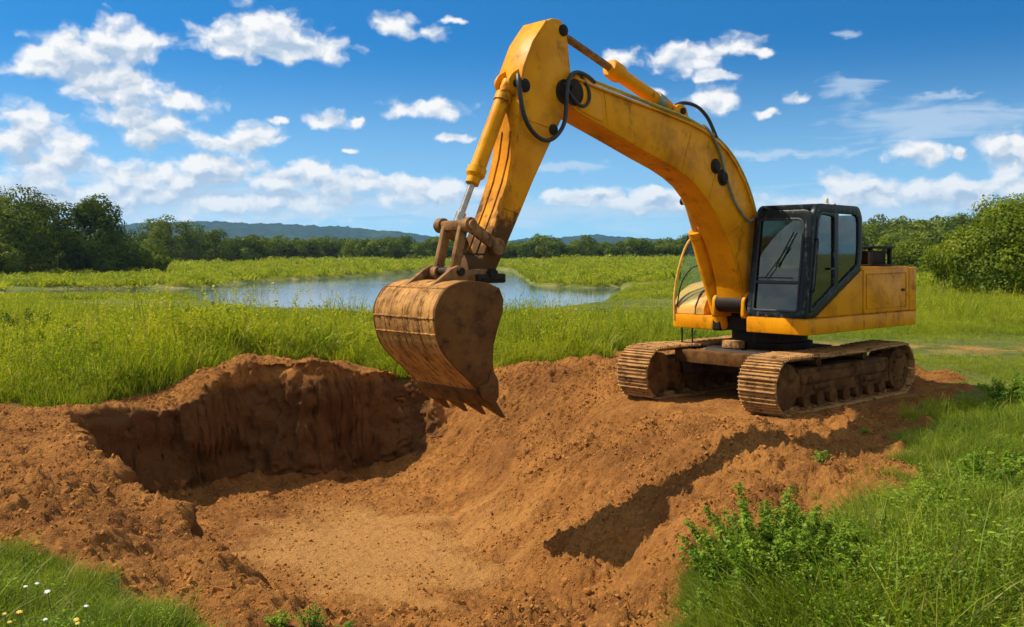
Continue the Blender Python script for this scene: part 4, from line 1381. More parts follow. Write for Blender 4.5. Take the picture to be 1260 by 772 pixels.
mb = MB(); mb.slab([fp(CY0 + 0.108, 0.10, -0.014), fp(CY1 - 0.158, 0.10, -0.014), fp(CY1 - 0.158, 0.50, -0.014), fp(CY0 + 0.108, 0.50, -0.014)], tuple(fn * -0.006)); part(mb, 'lower_windscreen', 'glass', cab)
mb = MB(); mb.tube([fp(0.62, 0.56, 0.035), fp(0.98, 1.05, 0.035)], 0.008, 6); mb.tube([fp(0.80, 0.75, 0.03), fp(1.06, 1.28, 0.03)], 0.012, 6); part(mb, 'wiper', 'rubber', cab)
# side: door pillar, panes, handle
mb = MB(); mb.prism([(0.235, 1.80), (0.345, 1.745), (0.335, 2.915), (0.225, 2.915)], CY1 - 0.07, CY1 + 0.004, 0.012); pil = part(mb, 'door_pillar', 'cab', cab)
mb = MB()
do = fillet([(1.075, 1.425), (0.955, 1.44), (0.325, 1.78), (0.325, 2.905), (0.755, 2.925), (0.85, 2.84)], [0.03, 0.05, 0.04, 0.05, 0.06, 0.07], 4)
di = fillet([(1.025, 1.485), (0.965, 1.50), (0.375, 1.82), (0.375, 2.855), (0.735, 2.872), (0.80, 2.80)], [0.03, 0.05, 0.04, 0.05, 0.06, 0.07], 4)
mb.ring(xz(do, CY1 + 0.012), xz(di, CY1 + 0.012), (0, -0.05, 0), 0.008); door = part(mb, 'cab_door', 'cab', cab)
mb = MB(); mb.slab(xz(fillet([(1.03, 1.475), (0.965, 1.49), (0.365, 1.815), (0.365, 2.86), (0.74, 2.88), (0.81, 2.805)], 0.04, 3), CY1 - 0.018), (0, -0.006, 0)); part(mb, 'door_window', 'glass', door)
mb = MB(); mb.slab(xz(fillet([(0.225, 1.865), (0.225, 2.875), (-0.30, 2.875), (-0.345, 2.80), (-0.345, 2.16)], 0.04, 3), CY1 - 0.022), (0, -0.006, 0)); part(mb, 'rear_side_window', 'glass', cab)
mb = MB(); mb.slab(xz(fillet(si_pts, 0.03, 2), CY0 + 0.03), (0, 0.006, 0)); part(mb, 'right_side_window', 'glass', cab)
mb = MB(); mb.slab([(-0.46, CY0 + 0.07, 2.42), (-0.46, CY1 - 0.07, 2.42), (-0.46, CY1 - 0.07, 2.90), (-0.46, CY0 + 0.07, 2.90)], (0.006, 0, 0)); part(mb, 'rear_window', 'glass', cab)
mb = MB(); mb.box(0.40, 0.52, CY1 + 0.012, CY1 + 0.032, 2.05, 2.085, 0.006); part(mb, 'door_handle', 'rubber', door)
mb = MB(); mb.tube(smooth_path([(1.02, CY1 + 0.01, 1.75), (1.03, CY1 + 0.06, 1.80), (0.93, CY1 + 0.06, 2.45), (0.90, CY1 + 0.01, 2.5)], 5), 0.013, 6); part(mb, 'grab_handle', 'cab', cab)
# seat, console, levers
mb = MB(); mb.box(-0.05, 0.42, 0.62, 1.10, 1.72, 1.86, 0.05, 3); mb.bar((-0.02, 0.86, 1.84), (-0.22, 0.86, 2.42), 0.46, 0.13, 0.05); mb.bar((-0.22, 0.86, 2.43), (-0.27, 0.86, 2.62), 0.28, 0.10, 0.04); part(mb, 'seat', 'seat', cab)
mb = MB(); mb.box(0.05, 0.55, 0.46, 0.60, 1.60, 2.02, 0.03); mb.box(0.05, 0.55, 1.12, 1.25, 1.72, 2.02, 0.03)
for y in (0.53, 1.18): mb.tube([(0.5, y, 2.0), (0.54, y, 2.2)], 0.02, 8)
mb.box(0.80, 0.90, 0.44, 0.56, 1.95, 2.20, 0.02)
part(mb, 'control_console', 'interior', cab)
mb = MB(); mb.rod([(0, 0.035), (0.0, 0.05), (0.02, 0.05), (0.03, 0.032), (0.09, 0.03), (0.11, 0.018), (0.12, 0.003)], (0.28, 1.18, 3.032), (0.28, 1.18, 3.2), 12)
mb.tube([(0.18, 1.20, 3.03), (0.12, 1.22, 3.06), (0.08, 1.22, 3.05)], 0.012, 6); part(mb, 'beacon', 'beacon', cab)
# yellow panel under the cab's slanting sill
mb = MB(); mb.prism(fillet([(0.885, 1.352), (-0.515, 1.352), (-0.515, 2.035), (-0.455, 2.020)], [0.02, 0.02, 0.02, 0.01], 2), 1.325, 1.349, 0.006); part(mb, 'lower_cab_panel', 'paint')
mb = MB(); mb.slab([(0.86, 0.37, 1.35), (-0.52, 0.37, 1.35), (-0.52, 0.37, 2.02)], (0, 0.95, 0)); part(mb, 'cab_plinth', 'dark')

# ---- boom
BU = [(4.868, 4.55), (4.405, 4.466), (3.733, 4.366), (3.104, 4.283), (2.471, 4.179), (2.10, 4.095), (1.798, 3.985), (1.52, 3.84), (1.29, 3.65), (1.08, 3.42), (0.93, 3.20), (0.79, 2.93), (0.70, 2.6), (0.637, 2.25), (0.62, 1.85), (0.66, 1.45)]
BL = [(0.86, 1.36), (1.05, 1.42), (1.13, 1.62), (1.20, 1.90), (1.32, 2.226), (1.47, 2.47), (1.64, 2.70), (1.82, 2.91), (2.03, 3.11), (2.26, 3.29), (2.50, 3.41), (2.80, 3.52), (3.2, 3.635), (3.968, 3.872), (4.55, 4.045), (4.80, 4.12), (4.98, 4.24), (5.02, 4.42)]
BY = 0.225
mb = MB(); mb.prism(BU + BL, -BY, BY, 0.022)
boom = part(mb, 'boom', 'paint', None, 30)
mb = MB()                                # welded flange along the upper edge and a doubler plate
up = [Vector((x, 0, z)) for x, z in BU]
for i in range(len(up) - 1):
    pass
fl_o = [(x, z + 0.0) for x, z in BU]
def offset_path(path, d):
    o = []
    for i in range(len(path)):
        a = Vector(path[max(i - 1, 0)]); b = Vector(path[min(i + 1, len(path) - 1)]); t_ = (b - a).normalized()
        o.append((path[i][0] + t_.y * d, path[i][1] - t_.x * d))
    return o
hi = offset_path(BU[:14], 0.022); lo = offset_path(BU[:14], -0.012)
if hi[3][1] < lo[3][1]: hi, lo = offset_path(BU[:14], -0.022), offset_path(BU[:14], 0.012)
mb.prism(hi + lo[::-1], -BY - 0.028, BY + 0.028, 0.006)
part(mb, 'boom_flange', 'paint', boom)
mb = MB()
for x, z, r in ((1.80, 3.60, 0.115), (1.62, 3.44, 0.125)):
    mb = MB(); mb.rod([(0, r), (0.012, r), (0.016, r * 0.8), (0.05, r * 0.62), (0.055, 0.01)], (x, BY, z), (x, BY + 0.1, z), 24); part(mb, 'pivot_boss', 'dark', boom)
mb = MB(); mb.rod([(0, 0.17), (0.015, 0.17), (0.02, 0.1), (0.05, 0.09), (0.052, 0.01)], (4.86, BY, 4.36), (4.86, BY + 0.1, 4.36), 28); part(mb, 'pivot_boss', 'dark', boom)
mb = MB(); mb.rod([(0, 0.14), (0.60, 0.14), (0.62, 0.10), (0.64, 0.02)], (1.02, -0.31, 1.52), (1.02, 0.6, 1.52), 24); part(mb, 'boom_foot_pin', 'dark', boom)
mb = MB()
for y in (-0.27, 0.27):
    mb.prism(fillet([(0.50, 1.30), (1.18, 1.30), (1.16, 1.60), (0.98, 1.72), (0.60, 1.62)], 0.06, 3), y - 0.03, y + 0.03, 0.01)
part(mb, 'boom_bracket', 'paint')
for k, (xa, za, xb, zb) in enumerate(((4.28, 4.43, 4.20, 3.955), (2.36, 4.14, 2.62, 3.47), (1.62, 3.88, 1.98, 3.10), (0.80, 2.90, 1.52, 2.56))):
    mb = MB(); pts = [Vector((xa + (xb - xa) * q / 24 + random.uniform(-.004, .004), BY + 0.001, za + (zb - za) * q / 24)) for q in range(25)]
    mb.tube(pts, [0.007 * random.uniform(0.7, 1.3) for _ in pts], 6); part(mb, 'weld_seam', 'paint', boom)
mb = MB(); mb.prism(fillet([(4.90, 4.52), (4.35, 4.40), (4.30, 4.02), (4.74, 4.135), (4.96, 4.26)], 0.06, 3), BY, BY + 0.014, 0.004); part(mb, 'doubler_plate', 'paint', boom)
mb = MB(); mb.prism(fillet([(0.74, 1.50), (1.06, 1.52), (1.16, 1.95), (1.30, 2.28), (1.10, 2.40), (0.86, 2.1)], 0.06, 3), BY, BY + 0.014, 0.004); part(mb, 'doubler_plate', 'paint', boom)
# pipes and hoses along the boom
tp = [(4.78, 4.575), (4.328, 4.512), (3.651, 4.412), (3.016, 4.318), (2.379, 4.212), (1.72, 4.00), (1.25, 3.70), (0.90, 3.28), (0.70, 2.85), (0.64, 2.5)]
hi2 = offset_path(tp, 0.035) if offset_path(tp, 0.035)[2][1] > tp[2][1] else offset_path(tp, -0.035)
for y in (0.14, 0.20):
    mb = MB(); mb.tube(smooth_path([(x, y, z) for x, z in hi2], 5), 0.017, 7); part(mb, 'hydraulic_pipe', 'olive_pipe', boom)
mb = MB(); mb.tube(smooth_path([(2.05, 0.18, 4.20), (1.98, 0.25, 4.10), (1.738, 0.252, 3.841), (1.573, 0.252, 3.486), (1.362, 0.252, 3.127), (1.126, 0.252, 2.90), (0.96, 0.255, 2.80), (0.84, 0.25, 2.83)], 6), 0.022, 8); part(mb, 'hydraulic_pipe', 'green_pipe', boom)
mb = MB(); mb.tube(smooth_path([(2.60, 0.0, 4.40), (2.38, 0.06, 4.50), (2.12, 0.12, 4.47), (1.92, 0.16, 4.33), (1.80, 0.19, 4.14), (1.76, 0.22, 4.02)], 6), 0.028, 8); part(mb, 'hydraulic_hose', 'rubber', boom)

# ---- lift cylinder between platform and boom (far side of the boom)
p0, p1 = Vector((0.70, -0.42, 1.12)), Vector((1.72, -0.36, 3.10))
L_ = (p1 - p0).length
mb = MB(); mb.rod([(0, 0.05), (0.0, 0.12), (0.06, 0.135), (0.10, 0.118), (L_ * 0.72, 0.105), (L_ * 0.722, 0.12), (L_ * 0.77, 0.12), (L_ * 0.775, 0.06)], p0, p1, 20); lc = part(mb, 'lift_cylinder', 'paint')
mb = MB(); mb.rod([(L_ * 0.7, 0.05), (L_ * 0.98, 0.05), (L_ * 0.99, 0.07), (L_ * 1.03, 0.07)], p0, p1, 14); part(mb, 'piston_rod', 'pale_paint', lc)
mb = MB(); mb.tube([(1.72, -0.46, 3.10), (1.72, -0.2, 3.10)], 0.055, 12); part(mb, 'cylinder_pin', 'dark', lc)
mb = MB(); mb.prism(fillet([(0.58, 1.06), (0.88, 1.06), (0.86, 1.30), (0.68, 1.34)], 0.05, 3), -0.50, -0.36, 0.01); part(mb, 'cylinder_bracket', 'dark', lc)

# ---- stick (dipper arm)
ST = [(5.323, 5.212), (5.208, 5.266), (5.061, 5.274), (4.957, 5.166), (4.912, 4.923), (4.87, 4.618), (4.93, 4.295), (5.046, 3.995), (5.265, 3.648), (5.536, 3.206), (5.757, 2.807), (6.16, 2.10), (6.24, 2.01), (6.36, 2.00), (6.42, 2.08), (6.40, 2.20), (6.263, 2.493), (6.106, 2.807), (5.96, 3.14), (5.86, 3.45), (5.80, 3.80), (5.79, 4.15), (5.73, 4.56), (5.564, 4.912)]
SY = 0.19
mb = MB(); mb.prism(ST, -SY, SY, 0.02); stick = part(mb, 'stick', 'stick', None, 30)
front = [(5.323, 5.212), (5.564, 4.912), (5.73, 4.56), (5.79, 4.15), (5.80, 3.80), (5.86, 3.45), (5.96, 3.14), (6.106, 2.807), (6.263, 2.493), (6.36, 2.29)]
hi = offset_path(front, 0.018); lo = offset_path(front, -0.014)
if hi[4][0] < lo[4][0]: hi, lo = offset_path(front, -0.018), offset_path(front, 0.014)
mb = MB(); mb.prism(hi + lo[::-1], -SY - 0.022, SY + 0.022, 0.006)
for y in (-0.09, 0.07): mb.prism(offset_path(front[4:], -0.035 if offset_path(front, 0.03)[4][0] < front[4][0] else 0.035) + front[4:][::-1], y - 0.012, y + 0.012, 0.004)
part(mb, 'stick_flange', 'stick', stick)
mb = MB()
mb = MB(); mb.rod([(0, 0.16), (0.014, 0.16), (0.02, 0.11), (0.05, 0.10), (0.052, 0.01)], (4.99, SY, 4.36), (4.99, SY + 0.1, 4.36), 26); part(mb, 'pivot_boss', 'dark', stick)
mb = MB(); mb.rod([(0, 0.075), (0.02, 0.075), (0.03, 0.04), (0.035, 0.01)], (5.02, SY, 5.14), (5.02, SY + 0.1, 5.14), 18); part(mb, 'pivot_boss', 'dark', stick)
mb = MB(); mb.rod([(0, 0.085), (0.02, 0.085), (0.03, 0.05), (0.035, 0.01)], (5.70, SY, 4.36), (5.70, SY + 0.1, 4.36), 18); part(mb, 'pivot_boss', 'dark', stick)
mb = MB(); mb.rod([(0, 0.07), (0.02, 0.07), (0.03, 0.04), (0.035, 0.01)], (5.20, SY, 3.86), (5.20, SY + 0.1, 3.86), 18); part(mb, 'pivot_boss', 'dark', stick)
mb = MB()
for y in (-0.12, 0.12): mb.prism(fillet([(5.66, 4.62), (5.66, 4.10), (5.86, 4.28), (5.92, 4.40), (5.86, 4.50)], 0.05, 3), y - 0.02, y + 0.02, 0.006)
part(mb, 'cylinder_lug', 'stick', stick)
mb = MB()
for y in (-0.10, 0.10): mb.prism(fillet([(5.16, 5.20), (4.96, 5.24), (4.86, 5.17), (4.92, 5.05), (5.05, 5.02)], 0.03, 3), y - 0.02, y + 0.02, 0.006)
part(mb, 'cylinder_lug', 'stick', stick)
hz = [(5.80, 0.18, 4.48), (5.84, 0.24, 4.34), (5.78, 0.262, 4.00), (5.63, 0.268, 3.79), (5.41, 0.27, 3.70), (5.20, 0.27, 3.79), (5.06, 0.268, 4.00), (5.03, 0.266, 4.36), (4.97, 0.262, 4.54), (4.83, 0.258, 4.62), (4.62, 0.235, 4.60), (4.44, 0.20, 4.545)]
mb = MB(); mb.tube(smooth_path(hz, 7), 0.028, 8); part(mb, 'hydraulic_hose', 'rubber', stick)
hz = [(5.05, 0.24, 4.46), (4.93, 0.258, 4.30), (4.78, 0.262, 4.20), (4.66, 0.26, 4.22), (4.60, 0.262, 4.32), (4.62, 0.25, 4.45), (4.72, 0.22, 4.58)]
mb = MB(); mb.tube(smooth_path(hz, 7), 0.022, 8); part(mb, 'hydraulic_hose', 'rubber', stick)

for xa, za, xb, zb in ((5.70, 3.95, 5.12, 3.86), (6.10, 2.86, 5.80, 2.78)):
    mb = MB(); pts = [Vector((xa + (xb - xa) * q / 24, SY + 0.001, za + (zb - za) * q / 24 + random.uniform(-.004, .004))) for q in range(25)]
    mb.tube(pts, [0.007 * random.uniform(0.7, 1.3) for _ in pts], 6); part(mb, 'weld_seam', 'stick', stick)

# ---- stick cylinder on top of the boom
p0, p1 = Vector((2.50, 0, 4.36)), Vector((4.90, 0, 5.16)); D_ = (p1 - p0); L_ = D_.length
mb = MB(); mb.rod([(-0.04, 0.05), (-0.03, 0.09), (0.06, 0.10), (0.10, 0.085), (0.16, 0.085), (0.17, 0.105), (0.30, 0.112), (0.31, 0.098), (1.26, 0.100), (1.27, 0.125), (1.31, 0.135), (1.46, 0.135), (1.50, 0.11), (1.505, 0.05)], p0, p1, 22); sc = part(mb, 'stick_cylinder', 'paint')
mb = MB(); mb.rod([(1.40, 0.052), (L_ - 0.05, 0.052), (L_ - 0.04, 0.075), (L_ + 0.05, 0.075)], p0, p1, 14); part(mb, 'piston_rod', 'link', sc)
mb = MB(); mb.rod([(0.30, 0.114), (0.31, 0.118), (0.46, 0.118), (0.47, 0.114)], p0, p1, 22); part(mb, 'cylinder_band', 'green_pipe', sc)
mb = MB()
for y in (-0.13, 0.13): mb.prism(fillet([(2.30, 4.14), (2.78, 4.22), (2.62, 4.44), (2.50, 4.47), (2.40, 4.42)], 0.05, 3), y - 0.022, y + 0.022, 0.006)
part(mb, 'cylinder_lug', 'paint', sc)
mb = MB(); mb.tube([(2.50, -0.18, 4.36), (2.50, 0.18, 4.36)], 0.05, 12); part(mb, 'cylinder_pin', 'dark', sc)

# ---- bucket cylinder in front of the stick
p0, p1 = Vector((5.80, 0, 4.38)), Vector((6.60, 0, 2.66)); L_ = (p1 - p0).length
mb = MB(); mb.rod([(-0.06, 0.04), (-0.05, 0.08), (0.05, 0.085), (0.09, 0.075), (0.12, 0.075), (0.13, 0.105), (0.24, 0.108), (0.25, 0.092), (1.16, 0.098), (1.17, 0.118), (1.26, 0.118), (1.30, 0.085), (1.38, 0.082), (1.385, 0.05)], p0, p1, 20); bc = part(mb, 'bucket_cylinder', 'paint')
mb = MB(); mb.rod([(1.30, 0.040), (L_ - 0.14, 0.040), (L_ - 0.13, 0.06), (L_ + 0.03, 0.06)], p0, p1, 14); part(mb, 'piston_rod', 'chrome', bc)
mb = MB(); mb.tube([(5.80, -0.2, 4.38), (5.80, 0.23, 4.38)], 0.045, 12); part(mb, 'cylinder_pin', 'dark', bc)

# ---- linkage
mb = MB(); mb.tube([(6.645, -0.34, 2.63), (6.645, 0.34, 2.63)], 0.06, 14); mb.box(6.58, 6.71, -0.30, 0.30, 2.565, 2.68, 0.03); part(mb, 'link_pin', 'link')
for y in (-0.25, 0.25):
    mb = MB(); mb.bar((6.64, y, 2.63), (6.21, y, 2.38), 0.065, 0.15, 0.03); mb.tube([(6.21, y - 0.045, 2.38), (6.21, y + 0.045, 2.38)], 0.10, 16); mb.tube([(6.645, y - 0.045, 2.63), (6.645, y + 0.045, 2.63)], 0.09, 16); part(mb, 'rocker_arm', 'link')
for y in (-0.15, 0.15):
    mb = MB(); mb.bar((6.645, y, 2.63), (6.79, y, 2.07), 0.075, 0.13, 0.03); mb.tube([(6.79, y - 0.05, 2.07), (6.79, y + 0.05, 2.07)], 0.085, 16); part(mb, 'bucket_link', 'link')

# ---- bucket
BP = [(7.118, 1.966), (6.905, 1.994), (6.639, 1.964), (6.464, 1.904), (6.397, 1.771), (6.409, 1.621), (6.489, 1.438), (6.549, 1.255), (6.563, 1.07), (6.53, 0.88), (6.505, 0.70), (6.55, 0.615), (6.639, 0.595), (6.785, 0.756), (6.945, 0.904), (7.128, 1.056), (7.296, 1.23), (7.379, 1.413), (7.409, 1.591), (7.386, 1.731), (7.28, 1.887)]
BW = 0.58
sm = smooth_path([(p[0], 0, p[1]) for p in (BP[13:] + BP[:3])], 4)
shell = [(6.56, 0.60)] + [(v.x, v.z) for v in sm] + [(6.48, 1.905)]
def inward(path, d):
    o = offset_path(path, d)
    c = Vector((6.9, 1.45)); k = len(path) // 2
    return o if (Vector(o[k]) - c).length < (Vector(path[k]) - c).length else offset_path(path, -d)
mb = MB()
inn = inward(shell, 0.035)
mb.prism(shell + inn[::-1], -BW + 0.036, BW - 0.036, 0.0)
bucket = part(mb, 'bucket', 'bucket', None, 50)
for s in (-1, 1):
    mb = MB(); y0, y1 = (BW - 0.034, BW) if s > 0 else (-BW, -BW + 0.034)
    pl = [BP[k] for k in (2, 3, 4, 5, 6, 7, 8, 9, 10, 11, 12)] + [(6.66, 0.62)] + [(v.x, v.z) for v in sm][:-1]
    mb.prism(pl, y0, y1, 0.008); sd_ = part(mb, 'side_plate', 'bucket_side', bucket, 40)
    mb = MB(); mb.prism(fillet([(6.50, 0.86), (6.49, 0.66), (6.56, 0.57), (6.74, 0.66), (6.80, 0.80), (6.64, 0.84), (6.60, 1.0)], 0.04, 2), *((BW + 0.001, BW + 0.022) if s > 0 else (-BW - 0.022, -BW - 0.001)), 0.006); part(mb, 'side_cutter', 'bucket_side', bucket)
# weld bead and wear strips across the back
mb = MB()
out = [shell[i] for i in range(len(shell))]
for idx, r in ((int(len(out) * 0.50), 0.014), (int(len(out) * 0.40), 0.010), (int(len(out) * 0.72), 0.012)):
    x, z = out[idx]
    pts = [Vector((x + random.uniform(-.004, .004), -BW + 0.02 + (2 * BW - 0.04) * k / 40, z + random.uniform(-.004, .004))) for k in range(41)]
    mb.tube(pts, [r * random.uniform(0.6, 1.3) for _ in pts], 6)
part(mb, 'weld_bead', 'bucket', bucket)
mb = MB(); mb.prism(fillet([(6.50, 0.63), (6.52, 0.55), (6.66, 0.56), (6.80, 0.74), (6.76, 0.79)], 0.02, 2), -BW + 0.01, BW - 0.01, 0.008); part(mb, 'cutting_edge', 'bucket_side', bucket)
for y in (-0.50, -0.165, 0.165, 0.50):
    mb = MB()
    a = Vector((6.66, y, 0.685)); tip = Vector((6.335, y + 0.0, 0.395)); d = (tip - a).normalized(); nrm = Vector((-d.z, 0, d.x)); s_ = Vector((0, 1, 0))
    def sec(c, hw, ht): return [c + s_ * hw + nrm * ht, c - s_ * hw + nrm * ht, c - s_ * hw - nrm * ht, c + s_ * hw - nrm * ht]
    secs = [sec(a, 0.075, 0.06), sec(a + d * 0.12, 0.075, 0.065), sec(a + d * 0.17, 0.065, 0.052), sec(a + d * 0.33, 0.05, 0.026), sec(tip, 0.036, 0.008)]
    vs = [p for q in secs for p in q]; fs = [[0, 1, 2, 3], [19, 18, 17, 16]]
    for i in range(4):
        for k in range(4): fs.append([i * 4 + k, i * 4 + (k + 1) % 4, i * 4 + 4 + (k + 1) % 4, i * 4 + 4 + k])
    bm = bmesh.new(); bv = [bm.verts.new(p) for p in vs]
    for f in fs: bm.faces.new([bv[i] for i in f])
    mb.take(bm, 0.008, 2); part(mb, 'tooth', 'bucket_side', bucket)
# lugs on the bucket top, dark coupler collar, pins
for y in (-0.24, 0.24):
    mb = MB(); mb.prism(fillet([(7.22, 1.93), (7.10, 2.00), (6.92, 2.12), (6.79, 2.17), (6.70, 2.10), (6.42, 2.12), (6.26, 2.10), (6.28, 1.97), (6.48, 1.90), (6.70, 1.955), (6.90, 1.985)], 0.05, 3), y - 0.026, y + 0.026, 0.008); part(mb, 'bucket_lug', 'link', bucket)
mb = MB(); mb.box(6.12, 6.56, -0.32, 0.32, 1.95, 2.06, 0.02); mb.box(6.16, 6.50, -0.335, 0.335, 1.985, 2.02, 0.01); part(mb, 'coupler', 'dark', bucket)
mb = MB(); mb.tube([(6.33, -0.34, 2.06), (6.33, 0.34, 2.06)], 0.06, 14); mb.tube([(6.79, -0.30, 2.09), (6.79, 0.30, 2.09)], 0.05, 14); part(mb, 'bucket_pin', 'dark', bucket)


# ------------------------------------------------------------------ single plants, flowers and a dead twig
def make_weed(name, H_, W_, stems, leaves, leaf, mat, tall=None):
    root = empty(name)
    vs = []; tn = []
    sm = MB()
    for k in range(stems):
        a = random.uniform(0, 6.283); r = W_ / 2 * math.sqrt(random.random())
        h = H_ * random.uniform(0.5, 0.85) * (1 - 0.35 * (r / (W_ / 2)) ** 2)
        if tall and k < tall: h = H_ * random.uniform(0.92, 1.0); r *= 0.6
        b = Vector((r * 0.35 * math.cos(a), r * 0.35 * math.sin(a), 0)); e = Vector((r * math.cos(a), r * math.sin(a), h))
        path = smooth_path([b, b.lerp(e, 0.5) + Vector((0, 0, h * 0.08)), e], 5)
        sm.tube(path, [0.006 * (1.15 - i / 11) for i in range(len(path))], 4)
        n = max(6, int(leaves * h / H_ / stems * 1.4))
        u = rng.uniform(0.12, 1.0, n) ** 0.8
        pi = np.array([tuple(p) for p in path]); kk = u * (len(path) - 1); i0 = np.minimum(kk.astype(int), len(path) - 2)
        c = pi[i0] + (pi[i0 + 1] - pi[i0]) * (kk - i0)[:, None]
        d = rand_unit(n); d[:, 2] = np.abs(d[:, 2]) * 0.5; rad = leaf * (1.5 - 0.9 * u) * rng.uniform(0.5, 1.6, n)
        c = c + d * rad[:, None]
        nr = d * 0.5 + rand_unit(n) * 0.5 + np.array([0, 0, 0.7]); nr /= np.linalg.norm(nr, axis=1)[:, None]
        vs.append(cards(c, nr, leaf * (1.25 - 0.55 * u) * rng.uniform(0.7, 1.3, n), 0.5)); tn.append(np.clip(0.25 + 0.5 * u + rng.uniform(-0.2, 0.3, n), 0, 1))
    me = card_mesh('foliage', np.concatenate(vs), np.concatenate(tn), mat)
    o = bpy.data.objects.new('foliage', me); COL.objects.link(o); o.parent = root
    sm.build('stem', STEM, root)
    return root


def P0(px, py, z=0.0):
    d = 1225.0 * (CAM_H - z) / (py - 312.0); return at(px, d), d


for px, py, Hh, W, st, lv, lf, tall, lab in [
        (950, 718, 0.92, 1.35, 100, 22000, 0.040, 2, 'tall leafy weed with one high shoot, leftmost in the right hand greenery'),
        (1025, 714, 0.62, 1.4, 80, 17000, 0.042, 0, 'wide bushy weed right beside the tall leafy weed at the soil edge'),
        (1232, 600, 0.55, 1.0, 30, 3600, 0.05, 0, 'broad leafy weed clump at the right picture edge below the middle'),
        (1245, 500, 0.60, 1.2, 28, 2600, 0.06, 0, 'leafy weed clump at the right picture edge level with the track shadow'),
        (1190, 745, 0.50, 0.9, 30, 4200, 0.036, 0, 'dense low weed in the right bottom corner of the picture'),
        (1110, 700, 0.46, 0.8, 40, 5000, 0.034, 1, 'loose leafy weed right of the daisy in the right hand greenery'),
        (1065, 748, 0.34, 0.7, 30, 3600, 0.032, 1, 'low spreading weed at the bottom edge below the daisy'),
        (880, 742, 0.30, 0.5, 24, 2200, 0.030, 1, 'small weed at the bottom left tip of the right hand greenery'),
        (1160, 655, 0.55, 0.8, 40, 4600, 0.036, 2, 'upright leafy weed halfway between the bushy weed and the right edge'),
        (1090, 655, 0.30, 0.35, 12, 700, 0.030, 0, 'small upright weed in front of the bare soil right of the pit')]:
    x, y = P0(px, py); o = make_weed('weed_bush', Hh, W, st, lv, lf, WEED, tall); put(o, x, y); tag(o, lab, 'weed', 'leafy weeds on the right')
for px, py, s, lab in [
        (1012, 572, 0.20, 'little green weed alone on bare soil in front of the near track'),
        (1030, 628, 0.16, 'small flat weed on the bare soil right of the slope'),
        (1062, 535, 0.15, 'tiny weed on the bare soil under the shadow of the near track')]:
    x, y = P0(px, py); o = make_weed('weed', s, s * 1.2, 8, 240, 0.03, WEED); put(o, x, y); tag(o, lab, 'weed', 'weeds on the bare soil')
for px, py, Hh, W, lab in [
        (70, 452, 1.15, 3.0, 'dark leafy herb patch in the meadow at the left picture edge'),
        (255, 446, 1.0, 1.7, 'dark tuft of herbs in the meadow above the steep pit wall'),
        (30, 425, 1.2, 2.8, 'dark herb clump at the far left of the meadow'),
        (640, 425, 0.8, 1.6, 'dark tuft of herbs in the meadow right of the bucket')]:
    x, y = P0(px, py); o = make_weed('herb_clump', Hh, W, 60, 5200, 0.07, HERB); put(o, x, y, 1.0, None, -0.05); tag(o, lab, 'herbs', 'dark herb clumps in the meadow')
for px, py, s, lab in [(385, 768, 0.24, 'green sprig poking up at the bottom edge left of the pit floor'), (345, 768, 0.16, 'short green sprig at the bottom edge beside the taller sprig'), (420, 770, 0.14, 'lowest green sprig at the bottom edge below the pit floor')]:
    x, y = P0(px, py + 14, -0.28); o = make_weed('sprig', s, 0.26, 12, 420, 0.028, WEED); put(o, x, y); tag(o, lab, 'weed', 'sprigs at the bottom edge')

PETAL_W = plain('white_petal', (0.80, 0.79, 0.74), 0.6); PETAL_Y = plain('yellow_petal', (0.72, 0.46, 0.02), 0.6); DISC = plain('flower_disc', (0.55, 0.32, 0.02), 0.7)


def flower(name, petal, n, r, h):
    root = empty(name)
    s = MB(); s.tube(smooth_path([(0, 0, -0.02), (0.01, 0.0, h * 0.5), (0.0, 0.012, h)], 4), 0.003, 5); s.build('stem', STEM, root)
    pm = MB()
    for k in range(n):
        a = 2 * math.pi * k / n + random.uniform(-.1, .1); c, q = math.cos(a), math.sin(a); w = r * 2.4 / n
        def pt(rr, ww, zz): return (c * rr - q * ww, 0.012 + (q * rr + c * ww), h + zz)
        pm.raw([pt(r * .2, -w * .4, .003), pt(r * .6, -w, .006), pt(r, -w * .5, 0), pt(r, w * .5, 0), pt(r * .6, w, .006), pt(r * .2, w * .4, .003)], [[0, 1, 2, 3, 4, 5]])
    pm.build('petals', petal, root, 0)
    dm = MB(); dm.rod([(0, r * .05), (0.0, r * .28), (r * .14, r * .24), (r * .2, r * .06)], (0, 0.012, h - 0.002), (0, 0.012, h + 1), 10); dm.build('flower_disc', DISC, root)
    return root


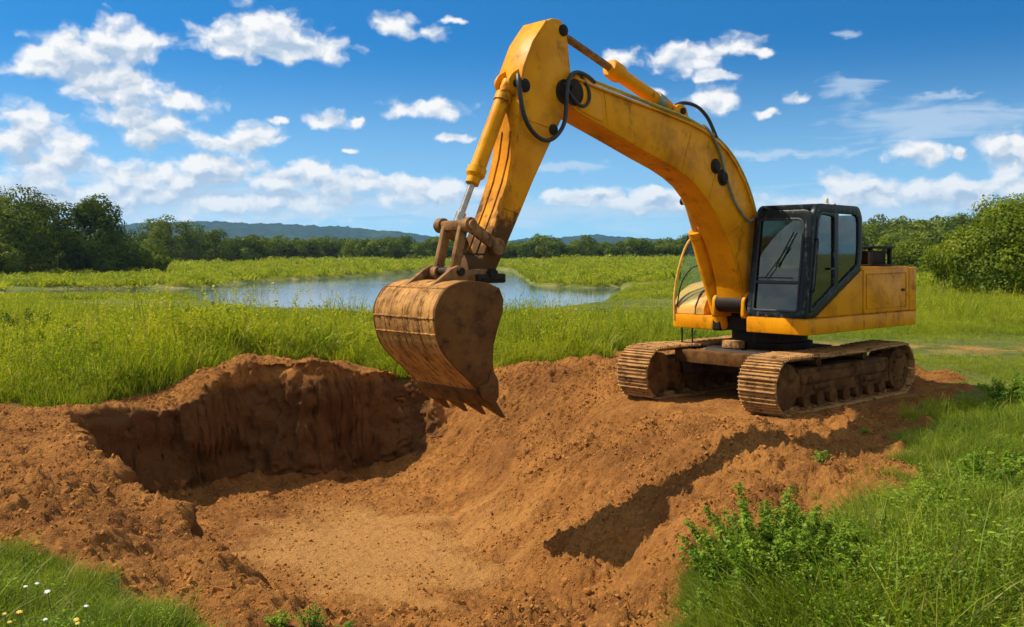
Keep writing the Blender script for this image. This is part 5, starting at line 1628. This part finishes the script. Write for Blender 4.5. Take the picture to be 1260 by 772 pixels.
white = flower('daisy', PETAL_W, 12, 0.019, 1.0); yellow = flower('yellow_flower', PETAL_Y, 8, 0.018, 1.0)
wd = [(48, 713, 'white daisy at left bottom, left one of the pair nearest the soil edge'), (68, 717, 'white daisy at left bottom, right one of the pair nearest the soil edge'),
      (108, 742, 'white daisy beside the yellow flowers in the left bottom grass'), (36, 718, 'small white daisy leftmost in the left bottom grass'), (70, 754, 'lowest white daisy in the left bottom grass'), (1053, 692, 'single white daisy in the right hand grass beside the bushy weed')]
yd = [(18, 745, 'yellow flower at the far left of the bottom grass'), (32, 744, 'yellow flower just right of the leftmost yellow flower'), (15, 759, 'lowest yellow flower at the left bottom corner'), (99, 748, 'largest yellow flower in the left bottom grass'), (111, 752, 'yellow flower right of the largest one in the left bottom grass')]
for proto, lst, cat, grp in ((white, wd, 'daisy', 'white daisies in the grass'), (yellow, yd, 'flower', 'yellow flowers in the grass')):
    for i, (px, py, lab) in enumerate(lst):
        o = proto if i == 0 else copy_thing(proto)
        hgt = 0.26
        d = 1225.0 * (CAM_H - hgt) / (py - 312.0); x = at(px, d)
        g = gz(x, d); k = 0.95 if i in (1, 5) or (cat == 'flower' and i == 3) else 0.72
        o.location = (x, d, g); hs = hgt - g
        for ch in o.children: pass
        o.scale = (k, k, hs); o.rotation_euler = (R(random.uniform(8, 22)), 0, random.uniform(-0.4, 0.4))
        tag(o, lab, cat, grp)
x, y = P0(28, 700, 0.05)
mb = MB(); mb.tube(smooth_path([(0, 0, -0.05), (0.012, 0, 0.10), (0.004, 0.0, 0.21)], 4), 0.005, 5); mb.tube([(0.012, 0, 0.10), (0.03, 0, 0.19)], 0.003, 4)
o = mb.build('twig', BARK); put(o, x, y, 1.0, 0.0); tag(o, 'thin dry brown twig standing at the edge of the left bottom grass', 'twig')

# clumps of turned earth along the pit's lip
def lump(sd):
    bm = bmesh.new(); bmesh.ops.create_icosphere(bm, subdivisions=3, radius=0.5); r = random.Random(sd)
    ds = [(Vector((r.gauss(0, 1), r.gauss(0, 1), r.gauss(0, 1))).normalized(), r.uniform(0.26, 0.42)) for _ in range(12)]
    for v in bm.verts:
        for dr, c in ds:
            k = v.co.dot(dr)
            if k > c: v.co -= dr * (k - c) * 0.9
        v.co.z *= 0.75
    mb = MB(); return mb.take(bm)


# ------------------------------------------------------------------ summer haze: one closed box of thin air round everything
mb = MB(); mb.box(-4700, 4700, -60, 4700, -8.0, 135.0)
hz_m = bpy.data.materials.new('haze'); hz_m.use_nodes = True
_t = NT(hz_m.node_tree); _t.n.clear()
_o = _t.node('ShaderNodeOutputMaterial'); _v = _t.node('ShaderNodeVolumePrincipled')
_v.inputs['Color'].default_value = (0.42, 0.70, 1.0, 1); _v.inputs['Density'].default_value = 0.00009; _v.inputs['Anisotropy'].default_value = 0.2
_t.l.new(_v.outputs[0], _o.inputs['Volume'])
hz_o = mb.build('haze', hz_m, None, 0); hz_o['kind'] = 'stuff'
